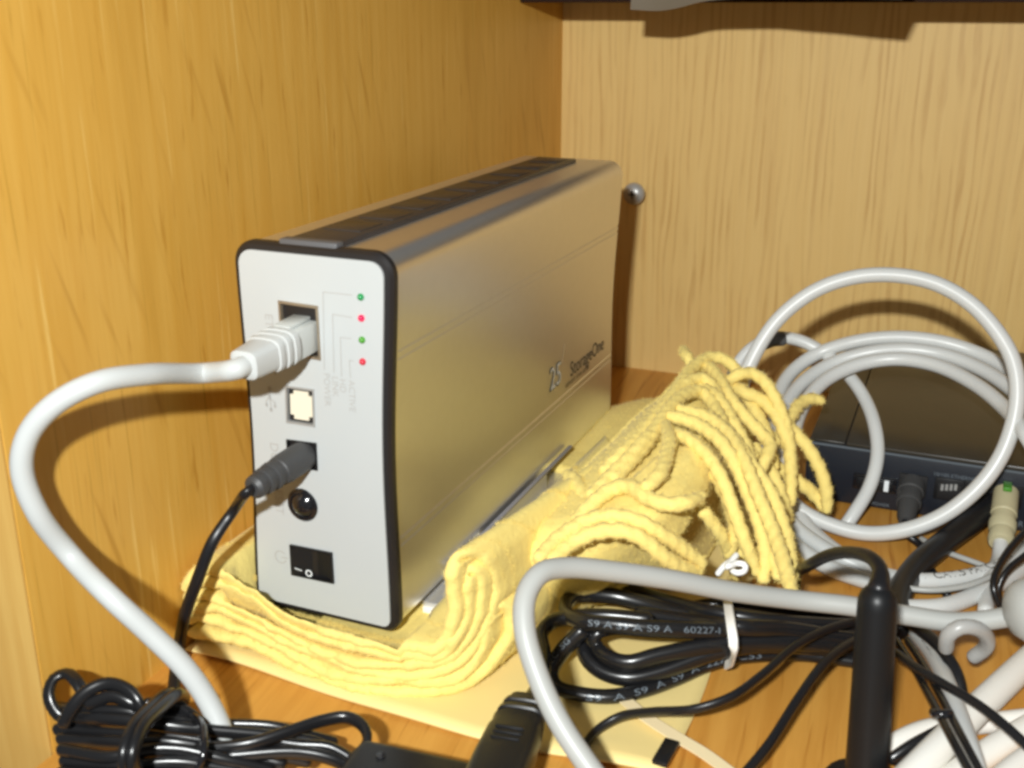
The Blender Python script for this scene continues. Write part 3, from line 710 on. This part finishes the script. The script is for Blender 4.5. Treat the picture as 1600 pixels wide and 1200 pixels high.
# power lead plugged into the drive
dp = yaxis(474, 712)
pw = thing('power_lead', 'thin black power lead plugged into the drive below the network cable', 'power lead', dp)
QD = np.array([-.06, -1.0, -.05]); QD /= np.linalg.norm(QD)
lathe('plug', [(-.006, .0028), (-.0005, .0028), (-.0004, .0047), (.010, .0047), (.0125, .0044), (.0128, .0040), (.0145, .0040), (.0147, .0044), (.0163, .0043), (.0165, .0038), (.0180, .0038), (.0182, .0041), (.0198, .0040), (.0200, .0035), (.0215, .0034), (.0217, .0037), (.0235, .0035), (.0245, .0024)], dp, QD, mat('dark_grey_rubber', (.045, .045, .046), .5, bump=(500, .08, .0002)), pw, 20)
e = dp+QD*.0240
tube('lead', [e, e+QD*.003, X(366, 796, -.1935), X(333, 845, -.1970), X(309, 905, -.2015), X(288, 965, -.2085), X(279, 1015, -.2150), Z(273, 1060, .006), Z(270, 1100, .004), Z(262, 1150, .003)], [.0015, .0015, .0015, .0017, .0018, .0018, .0018, .0018, .0018, .0018], M_pvcm, pw, sides=12, mod=twin)

# ------------------------------------------------------------------ coiled lead, lower left
cl = thing('coiled_lead', 'tangled coil of glossy black flex bundled in the near left corner', 'cable coil', Z(300, 1180, 0))
def flex(name, l, r=.00175, parent=cl, m=M_pvc, **k): return tube(name, Zs(l), r, m, parent, sides=12, step=.0015, mod=twin, **k)
LL = [
 [(150, 1130, .020), (95, 1120, .022), (76, 1088, .028), (84, 1060, .032), (103, 1052, .033), (122, 1068, .032), (134, 1092, .028), (150, 1120, .022)],
 [(100, 1130, .024), (114, 1104, .030), (134, 1082, .034), (167, 1068, .036), (200, 1078, .035), (218, 1102, .031), (226, 1130, .024)],
 [(92, 1118, .020), (150, 1122, .026), (213, 1127, .027), (271, 1136, .025), (332, 1142, .022), (420, 1150, .018), (490, 1160, .014), (530, 1180, .010)],
 [(96, 1172, .020), (175, 1183, .022), (232, 1172, .023), (282, 1172, .022), (350, 1188, .018), (420, 1204, .012)],
 [(310, 1170, .020), (388, 1163, .021), (446, 1145, .022), (504, 1126, .022), (543, 1121, .022), (569, 1137, .021), (573, 1160, .019), (548, 1187, .015)],
 [(330, 1132, .018), (426, 1136, .016), (477, 1149, .014), (520, 1160, .010)],
 [(333, 1148, .018), (388, 1153, .018), (465, 1165, .016), (515, 1169, .015), (552, 1189, .012)],
 [(360, 1182, .018), (465, 1176, .017), (523, 1188, .014), (550, 1204, .010)],
 [(90, 1140, .016), (180, 1146, .020), (270, 1152, .020), (360, 1168, .016), (480, 1190, .010)],
 [(95, 1155, .016), (180, 1160, .021), (260, 1160, .022), (340, 1172, .018), (440, 1195, .012)],
 [(100, 1190, .016), (190, 1197, .019), (280, 1192, .019), (370, 1206, .014)],
 [(84, 1105, .018), (130, 1110, .026), (190, 1112, .028), (250, 1122, .025), (300, 1134, .02)],
 [(140, 1100, .030), (176, 1088, .033), (205, 1100, .031), (240, 1118, .026), (286, 1122, .022)],
 [(96, 1208, .014), (200, 1212, .018), (330, 1212, .014), (420, 1222, .01)],
 [(230, 1100, .030), (262, 1100, .028), (290, 1112, .024), (318, 1134, .018)],
]
LL = [[(a, b, c*.82) for a, b, c in l] for l in LL]
for l in LL: flex('strand', l)
for dx in (0, 15):
    flex('wrap', [(283+dx*.4, 1092, .022), (262+dx, 1086, .027), (234+dx, 1108, .030), (206+dx, 1140, .031), (193+dx, 1180, .028), (200+dx, 1215, .020)], .0019)
tube('tie_wire', Zs([(300, 1118, .020), (314, 1130, .023), (319, 1153, .023), (318, 1180, .021), (304, 1210, .016)]), .0010, M_gloss, cl, sides=8)

# power adapter and its mains plug
A0, B0 = Z(588, 1154, .022), Z(752, 1190, .022); ax = B0-A0; ax[2] = 0; La = np.linalg.norm(ax)
pa = thing('power_adapter', 'black block power adapter at the bottom beside the coiled lead', 'adapter', Z(650, 1199, 0))
Ma = frame((A0[0], A0[1], 0), ax)
box('case', (-.004, -.052, .0003), (La+.004, .0, .022), M_black, pa, .0022, Ma)
lathe('dimple', [(0, .0013), (.0003, .0012), (.0004, .0004)], Ma@Vector((.004, -.006, .022)), (0, 0, 1), M_gloss, pa, 12)
mp0, mp1 = Z(780, 1208, .018), Z(824, 1104, .0150); ax = mp1-mp0; Lm = np.linalg.norm(ax)
pg = thing('mains_plug', 'black ribbed mains connector pushed into the end of the adapter', 'plug', mp0)
Mg = frame(mp0, ax); bm = bmesh.new(); prev = None; sec = []
for a, w, h in ((-.01, .0074, .0066), (Lm*.05, .0074, .0067), (Lm*.42, .0071, .0064), (Lm*.52, .0065, .0060), (Lm*.60, .0068, .0062), (Lm*.62, .0061, .0055), (Lm*.68, .0061, .0055), (Lm*.69, .0066, .0060), (Lm*.75, .0064, .0058), (Lm*.76, .0057, .0051), (Lm*.82, .0056, .0051), (Lm*.83, .0061, .0056), (Lm*.89, .0059, .0054), (Lm*.90, .0052, .0048), (Lm*.99, .0050, .0046)):
    ring = []
    for j in range(20):
        t = 2*math.pi*j/20; cx, cz = math.cos(t), math.sin(t); e_ = .5
        ring.append(bm.verts.new(Mg@Vector((a, w*math.copysign(abs(cx)**e_, cx), h*math.copysign(abs(cz)**e_, cz)))))
    if prev:
        for j in range(20): bm.faces.new((prev[j], prev[(j+1) % 20], ring[(j+1) % 20], ring[j]))
    else: bm.faces.new(ring)
    prev = ring
bm.faces.new(prev); hard(bmo('body', bm, M_black, pg), 30)
for k in range(3): box('grip_ridge', (Lm*(.16+.08*k), -.0038, .0058), (Lm*(.18+.08*k), .0038, .0069), M_black, pg, .0004, Mg)

# ------------------------------------------------------------------ tied mains flex, centre right
mc = thing('mains_flex', 'glossy black mains flex with pale printing folded and tied on the envelope', 'cable', Z(1100, 1050, 0))
R_ = .0027
S = [
 [(826, 1100, .0150), (846, 1062, .013), (850, 1020, .014), (846, 990, .016), (862, 972, .018), (892, 965, .020), (940, 962, .022), (1010, 968, .022)],
 [(1345, 1000, .010), (1240, 992, .014), (1120, 986, .020), (1060, 984, .022), (1000, 981, .023), (950, 976, .023), (912, 972, .022), (888, 962, .020), (885, 942, .018), (905, 930, .016), (955, 931, .015), (1005, 943, .014), (1060, 958, .014), (1130, 972, .014), (1240, 985, .010), (1345, 990, .006)],
 [(908, 988, .018), (878, 1018, .012), (860, 1050, .007), (868, 1072, .0045), (905, 1084, .004), (955, 1088, .004), (1005, 1078, .004), (1055, 1060, .004), (1105, 1038, .005), (1150, 1026, .006), (1250, 1022, .005), (1345, 1034, .004)],
 [(1345, 1012, .008), (1240, 1004, .014), (1130, 1006, .016), (1030, 1024, .014), (982, 1036, .012), (950, 1028, .012), (930, 1008, .013), (926, 994, .016), (945, 982, .018), (1000, 982, .016)],
 [(906, 1000, .012), (917, 1030, .009), (940, 1050, .007), (980, 1060, .0065), (1030, 1051, .008), (1105, 1024, .012), (1155, 1012, .014), (1240, 1010, .010), (1345, 1020, .006)],
 [(930, 915, .010), (980, 922, .012), (1050, 943, .014), (1110, 957, .018), (1180, 968, .018), (1260, 976, .014), (1345, 980, .010)],
 [(1040, 962, .010), (1090, 950, .012), (1140, 944, .014), (1210, 950, .014), (1280, 958, .010), (1345, 962, .006)],
 [(1000, 960, .016), (1080, 972, .018), (1150, 980, .022), (1230, 984, .018), (1345, 1004, .010)],
]
for l in S: tube('strand', Zs(l), R_, M_pvc, mc, sides=14, step=.002, mod=lambda t, s: .80+.20*math.cos(t)**2)
ref = (-.15, -.80, .58)
cable_print('cable_lettering', 'S9 A S9 A S9 A   60227-IEC53', .0027, Zs(S[1])[::-1][10:16][::-1][::-1] if False else Zs([(905, 971, .0228), (950, 976, .0230), (1000, 981, .0230), (1060, 984, .0220), (1120, 986, .0200)]), R_*.98, .003, ref, M_printw, mc, gap=1.45, spin=-.12)
cable_print('cable_lettering', 'S9  A  S9  A  S9  A  227IEC53', .0026, Zs(S[2])[3:], R_*.98, .010, ref, M_printw, mc, gap=1.9, spin=-.30)
cable_print('cable_lettering', 'IEC  SG', .0026, Zs(S[2])[:4][::-1], R_*.98, .006, ref, M_printw, mc, gap=1.3)
tt = thing('twist_tie', 'white wire twist tie around the folded black mains flex', 'tie', Z(1142, 1000, .012))
ribbon('band', Zs([(1136, 925, .016), (1138, 940, .024), (1143, 975, .027), (1147, 1005, .0245), (1145, 1034, .0115), (1136, 1040, .006)]), .0027, .0008, M_tie, tt, up=(-.2, -.75, .62))
tube('twisted_end', Zs([(1122, 896, .030), (1132, 884, .033), (1148, 872, .036), (1152, 866, .037), (1140, 880, .036), (1136, 886, .036), (1152, 880, .036), (1164, 883, .036), (1163, 892, .034), (1152, 895, .033), (1145, 892, .033)]), .0010, M_tie, tt, sides=8, step=.0008)

# ------------------------------------------------------------------ grey cable arching across the front
gc = thing('grey_cable', 'thick grey cable arching across the front from bottom to right', 'cable', Z(860, 1199, 0))
GP = [(975, 1270, .268), (925, 1205, .271), (875, 1130, .275), (842, 1060, .279), (820, 985, .283), (822, 930, .287), (845, 896, .291), (885, 887, .296), (960, 893, .303), (1050, 906, .310), (1150, 925, .317), (1250, 938, .323), (1330, 947, .322), (1420, 962, .320), (1500, 972, .318), (1585, 962, .316), (1640, 950, .315)]
tube('cord', Ds(GP), .0029, M_grey, gc, sides=18)
g0, g1 = D(1580, 955, .308), D(1660, 950, .308)
lathe('strain_relief', [(-.001, .0035), (.0006, .0068), (.003, .0085), (.007, .0092), (.018, .0094), (.022, .0080)], g0, g1-g0, M_grey, gc, 24)
M_clip = mat('translucent_grey_plastic', (.36, .355, .34), .35)
rp = [D(1478, 1012, .318), D(1482, 992, .314), D(1500, 980, .312), D(1524, 981, .313), D(1541, 994, .317), D(1540, 1012, .322), D(1522, 1026, .326)]
tag(tube('cable_clip', rp, .0022, M_clip, None, sides=12), 'pale curled plastic clip hanging below the grey cable by the aerial', 'clip')

# aerial
a0 = D(1372, 925, .282); at = thing('aerial', 'black stick aerial with rounded top standing at the lower right', 'aerial', (a0[0]+.003, a0[1]-.004, 0))
ab = np.array([a0[0]+.0030, a0[1]-.006, .004]); av = a0-ab; Lh = np.linalg.norm(av)
lathe('whip', [(0, .0056), (Lh*.5, .0052), (Lh-.004, .0050), (Lh-.002, .0049), (Lh-.0003, .0043), (Lh+.0012, .0030), (Lh+.0020, .0012)], ab, av, mat('aerial_rubber', (.008, .0085, .0095), .40, spec=.28, bump=(500, .06, .0002)), at, 24)
lathe('base', [(0.0002, .0115), (.002, .0120), (.0045, .0110), (.006, .0065)], (ab[0], ab[1], 0), (0, 0, 1), M_black, at, 24)
tube('aerial_lead', [a0+np.array([0, .0, .0005]), D(1376, 893, .287), D(1364, 874, .293), D(1338, 864, .302), D(1300, 866, .314), D(1266, 882, .325), Z(1244, 912, .012), Z(1240, 950, .006), Z(1270, 990, .004)], [.0030, .0021, .0019, .0018, .0018, .0018, .0018, .0018, .0018], M_pvcm, at, sides=12)

# ------------------------------------------------------------------ white coiled network cable
nc = thing('network_cable_coil', 'white network cable coiled in loops over the black router', 'cable coil', Z(1400, 900, 0))
RC = .0030
def yb(py): return float(np.interp(py, [420, 830], [.452, .412]))
big = [Y(a, b, yb(b)) for a, b in ((1150, 660), (1158, 608), (1176, 560), (1215, 500), (1272, 455), (1335, 433), (1400, 430), (1462, 443), (1515, 473), (1556, 516), (1582, 562), (1590, 612), (1582, 666), (1560, 720), (1522, 768), (1470, 807), (1410, 829), (1350, 833), (1290, 817), (1245, 792), (1215, 750), (1190, 700))]
tube('winding', big, RC, M_coil, nc, sides=16)
def yc(py): return float(np.interp(py, [520, 560, 700, 860], [.490, .485, .425, .392]))
w2 = [Y(a, b, yc(b)) for a, b in ((1212, 700), (1213, 630), (1235, 584), (1275, 554), (1335, 534), (1400, 527), (1470, 534), (1530, 553), (1578, 580), (1620, 625), (1650, 700))]
w2 += Zs([(1655, 790, .006), (1610, 850, .0042), (1545, 893, .0042), (1455, 908, .0040), (1385, 900, .0040), (1322, 872, .0040), (1265, 826, .0050), (1228, 770, .010)])
tube('winding', w2, RC, M_coil, nc, sides=16)
w3 = [Y(a, b, yc(b)-.004) for a, b in ((1216, 720), (1222, 650), (1248, 604), (1296, 570), (1352, 552), (1415, 546), (1480, 556), (1535, 578), (1580, 608), (1630, 660))]
w3 += Zs([(1668, 760, .010), (1660, 840, .006), (1600, 888, .0045), (1535, 925, .0040), (1470, 948, .0040), (1400, 950, .004)])
tube('winding', w3, RC, M_coil, nc, sides=16)
w4 = [Y(a, b, yc(b)-.008) for a, b in ((1236, 690), (1254, 636), (1290, 594), (1340, 570), (1400, 561), (1460, 570), (1520, 598), (1568, 636), (1610, 690))]
w4 += Zs([(1650, 790, .012), (1620, 850, .010)])
tube('winding', w4, RC, M_coil, nc, sides=16)
w5 = [Y(a, b, c) for a, b, c in ((1140, 600, .47), (1152, 570, .475), (1176, 543, .48), (1210, 528, .485), (1246, 531, .488), (1282, 548, .488), (1314, 574, .482), (1346, 614, .470), (1366, 662, .455), (1371, 712, .443), (1358, 762, .432), (1332, 806, .422), (1318, 826, .419))]
tube('winding', w5, RC*.93, M_coil, nc, sides=16)
tube('winding', Zs([(1215, 790, .016), (1245, 826, .011), (1296, 862, .007), (1350, 888, .004), (1400, 905, .004)]), RC, M_white, nc, sides=16)
tube('winding', Zs([(1200, 800, .014), (1236, 846, .009), (1290, 884, .005), (1345, 905, .004), (1380, 915, .004)]), RC, M_white, nc, sides=16)
sl = [Y(1194, 535, .483), Y(1208, 530, .485), Y(1222, 529, .486)]
tube('sleeve', sl, RC*1.12, mat('grey_sleeve', (.10, .10, .10), .5), nc, sides=16)
cable_print('cable_lettering', 'CAT.5 F 4PR  UTP PATCH', .0042, w2[11:15], RC, .008, (-.1, -.45, .88), M_printd, nc, gap=1.0) if False else None
cable_print('cable_lettering', 'HT CAT.5 PATCH 4PR', .0046, Zs([(1385, 900, .0040), (1455, 908, .0040), (1545, 893, .0042), (1610, 850, .0042)]), RC, .008, (-.05, -.25, .96), M_printd, nc, gap=1.0)

# ------------------------------------------------------------------ router
fb = Z(1312, 788, 0); FY = float(fb[1]); RT = .0274
ro = thing('router', 'flat black router with rear sockets lying behind the white cable coil', 'router', (.04, FY, 0))
xl = float(Y(1262, 690, FY)[0])
box('case', (xl, FY, .0008), (.16, YB-.006, RT-.0012), M_router, ro, .0012)
xt = float(Y(1322, 695, FY)[0])
box('top_cover', (xt, FY-.0006, RT-.0010), (.162, YB-.005, RT+.0010), M_rtop, ro, .0006)
box('top_inset', (xl+.0012, FY+.0010, RT-.0011), (xt-.0006, YB-.007, RT), M_rtop, ro, .0003)
for o_ in ro.children:                                      # the lid climbs a little towards the rear
    for v in o_.data.vertices:
        if v.co.z > .015: v.co.z += .0075*max(0, min(1, (v.co.y+ro.location.y-FY)/(YB-FY)))
box('front_ridge', (xl, FY-.0010, RT-.0016), (.160, FY, RT-.0008), mat('pale_edge', (.10, .12, .14), .5), ro)  # paler blue-grey strip along the upper front edge
def rf(px, py): q = Y(px, py, FY); return q[0], q[2]
def rbox(name, p0, p1, d0, d1, m, parent, bev=.0003):
    a, b = rf(*p0), rf(*p1); return box(name, (min(a[0], b[0]), FY-d1, min(a[1], b[1])), (max(a[0], b[0]), FY-d0, max(a[1], b[1])), m, parent, bev)
sw = rbox('power_switch', (1334, 738), (1400, 772), -.001, .0008, M_gloss, ro)
rbox('switch_key', (1340, 743), (1394, 768), .0006, .0018, M_black, sw); rbox('on_mark', (1383, 748), (1388, 766), .0017, .0019, M_bright, sw, 0)
t = rf(1362, 788); text('socket_print', 'POWER', .0020, (t[0], FY-.0001, t[1]), (1, 0, 0), (0, 0, 1), M_printw, ro)
for k in range(3):
    x0, x1 = 1462+k*46, 1503+k*46; dy = k*5
    pt = rbox('network_socket', (x0, 744+dy), (x1, 784+dy), -.0005, .0012, M_black, ro); rbox('socket_mouth', (x0+4, 752+dy), (x1-4, 782+dy), .0010, .0016, M_hole, pt)
    for j in range(4): rbox('contact', (x0+9+j*7, 754+dy), (x0+12+j*7, 764+dy), .0015, .0019, M_steel, pt, 0)
t = rf(1458, 742); text('socket_print', '10/100 ETHERNET', .0022, (t[0], FY-.0001, t[1]), (1, 0, 0), (0, 0, 1), M_printw, ro)
t = rf(1466, 800); text('socket_print', 'ADSL', .0030, (t[0], FY-.0001, t[1]), (1, 0, 0), (0, 0, 1), M_printw, ro)
t = rf(1590, 822); text('socket_print', 'R', .0034, (t[0], FY-.0001, t[1]), (1, 0, 0), (0, 0, 1), M_printw, ro)
q0 = Y(1425, 756, FY-.001); rl_ = thing('router_power_lead', 'thin grey plug and lead in the power socket of the router', 'power lead', q0)
ad = np.array([.0, -1.0, -.30]); ad /= np.linalg.norm(ad)
rbox('jack', (1406, 738), (1446, 778), -.0005, .0010, M_hole, ro)
lathe('plug', [(0, .0052), (.006, .0052), (.0063, .0046), (.011, .0045), (.0113, .0050), (.013, .0048), (.0132, .0042), (.021, .0036), (.024, .0026)], q0, ad, mat('grey_black_rubber', (.05, .05, .05), .5), rl_, 20)
e = q0+ad*.0235
tube('lead', [e, e+ad*.006, Z(1436, 850, .003), Z(1455, 890, .002), Z(1480, 930, .002)], .0015, M_pvcm, rl_, sides=10)
b0 = Y(1572, 770, FY-.001); b1 = Y(1572, 770, FY-.001)+np.array([-.0005, -.026, -.010])
bp = thing('grey_patch_cable', 'grey patch cable with beige plug at the right side of the router', 'cable', b0)
bv = b1-b0; bl = np.linalg.norm(bv)
lathe('plug', [(0, .0047), (bl*.45, .0049), (bl*.47, .0045), (bl*.6, .0045), (bl*.62, .0051), (bl*.75, .0049), (bl*.78, .0044), (bl*.95, .0048), (bl, .0042)], b0, bv, M_beige, bp, 16)
gt = b0+np.array([0, -.003, .0044]); box('latch', (gt[0]-.0016, gt[1]-.004, gt[2]-.001), (gt[0]+.0016, gt[1]+.003, gt[2]+.0006), mat('green_tab', (.06, .25, .02), .4), bp, .0003)
tube('cord', [b1-bv*.1, b1, b1+bv*.3, Z(1546, 905, .004), Z(1542, 935, .004), Z(1540, 955, .004)], .0027, M_coil, bp, sides=14)

# ------------------------------------------------------------------ other leads, lower right
tag(tube('black_cable', Zs([(1640, 690, .020), (1590, 752, .016), (1530, 806, .010), (1470, 852, .007), (1430, 888, .005), (1405, 930, .004), (1400, 980, .004)]), .0046, M_pvcm, None, sides=14), 'wide matt black cable crossing the shelf in front of the router', 'cable')
tag(tube('thin_wire', Zs([(1440, 842, .003), (1478, 862, .004), (1545, 887, .004), (1600, 915, .004)]), .0011, M_grey, None, sides=8), 'short thin grey wire on the shelf beneath the beige plug', 'wire')
tag(tube('thin_wire', Zs([(1372, 905, .006), (1400, 915, .006), (1450, 922, .007), (1510, 915, .008), (1560, 895, .010), (1610, 865, .012)]), .0011, M_grey, None, sides=8), 'thin grey wire running along the near strand of the white coil', 'wire')
tag(tube('black_wire', Zs([(1640, 800, .030), (1596, 838, .026), (1566, 876, .022), (1552, 915, .018), (1562, 945, .012), (1600, 970, .004)]), .0016, M_pvc, None, sides=10, mod=twin), 'curved black wire above the round grey end at the right edge', 'wire')
tag(tube('black_wire', Zs([(1640, 842, .022), (1600, 870, .018), (1572, 895, .014), (1560, 925, .008), (1570, 960, .003)]), .0014, M_pvc, None, sides=10, mod=twin), 'black wire tucked beneath the curved one above the grey end', 'wire')
tag(tube('black_wire', Zs([(908, 1172, .003), (932, 1142, .004), (968, 1120, .007), (1020, 1112, .012), (1085, 1108, .017), (1140, 1090, .020), (1190, 1055, .021), (1240, 1012, .021), (1290, 985, .019), (1345, 970, .016), (1420, 960, .010)]), .00145, M_pvcm, None, sides=10, mod=twin), 'slim black wire curving across the envelope up to the aerial', 'wire')
tag(tube('black_wire', Zs([(1150, 1225, .010), (1200, 1165, .014), (1245, 1095, .018), (1285, 1040, .020), (1330, 1005, .018), (1390, 985, .012)]), .0016, M_pvcm, None, sides=10, mod=twin), 'slim black wire rising steeply over bare wood left of the aerial', 'wire')
bw = thing('wire_pair', 'pair of glossy black wires running down beside the aerial', 'wire', Z(1460, 1110, 0))
for dx, m in ((0, M_pvc), (17, M_pvc)):
    tube('wire', Zs([(1400+dx, 1000, .012), (1424+dx, 1036, .016), (1447+dx, 1078, .021), (1467+dx, 1116, .025), (1492+dx, 1164, .027), (1524+dx, 1225, .026)]), .0013, m, bw, sides=10, mod=twin)
tube('tie', Zs([(1458, 1113, .0255), (1468, 1117, .0270), (1484, 1114, .0265)]), .0012, M_gloss, bw, sides=8)
tag(tube('black_wire', Zs([(1400, 1020, .018), (1436, 1046, .022), (1480, 1072, .024), (1530, 1102, .025), (1580, 1142, .025), (1630, 1190, .023)]), .0013, M_pvcm, None, sides=10), 'thin black wire slanting over the thick white cables to the right edge', 'wire')
tag(tube('black_wire', Zs([(1400, 960, .012), (1440, 985, .016), (1476, 1020, .017), (1497, 1060, .014), (1504, 1110, .008), (1506, 1160, .004)]), .0019, M_pvcm, None, sides=10), 'soft black wire bending down behind the printed white cable', 'wire')
tag(tube('black_wire', Zs([(1395, 1186, .010), (1425, 1166, .013), (1462, 1146, .014), (1480, 1136, .013)]), .0019, M_pvc, None, sides=10, mod=twin), 'short glossy black wire crossing low beside the foot of the aerial', 'wire')
zb = thing('printed_cable', 'white cable with smudged grey printing hanging behind the black wires', 'cable', Z(1490, 1100, 0))
zp = Zs([(1432, 990, .004), (1454, 1018, .009), (1473, 1052, .014), (1490, 1095, .018), (1506, 1140, .020), (1522, 1190, .021), (1532, 1230, .020)])
tube('cord', zp, .0026, M_coil, zb, sides=14)
cable_print('cable_lettering', 'W//S VERIFIED//////', .0036, zp, .0026, .005, (-.1, -.5, .85), M_printd, zb, gap=.9)
M_bw = mat('bright_white_pvc', (.84, .82, .76), .4, vary=(40, .03))
tag(tube('white_cable', Zs([(1392, 1244, .011), (1455, 1180, .013), (1530, 1105, .013), (1610, 1030, .012), (1660, 985, .010)]), .0041, M_bw, None, sides=16), 'fat white cable rising steeply to the right edge at the bottom', 'cable')
tag(tube('white_cable', Zs([(1430, 1268, .010), (1510, 1200, .010), (1570, 1160, .010), (1650, 1114, .009)]), .0037, M_bw, None, sides=16), 'white cable just below the fattest one in the near right corner', 'cable')
tag(tube('white_cable', Zs([(1380, 1176, .004), (1410, 1156, .005), (1450, 1140, .005), (1500, 1134, .004), (1560, 1128, .0035), (1650, 1118, .0035)]), .0030, M_bw, None, sides=16), 'white cable low on the shelf passing behind the aerial foot', 'cable')
tag(tube('white_cable', Zs([(1540, 1240, .014), (1590, 1196, .014), (1650, 1156, .013)]), .0032, M_bw, None, sides=16), 'white cable end cutting the bottom right corner', 'cable')
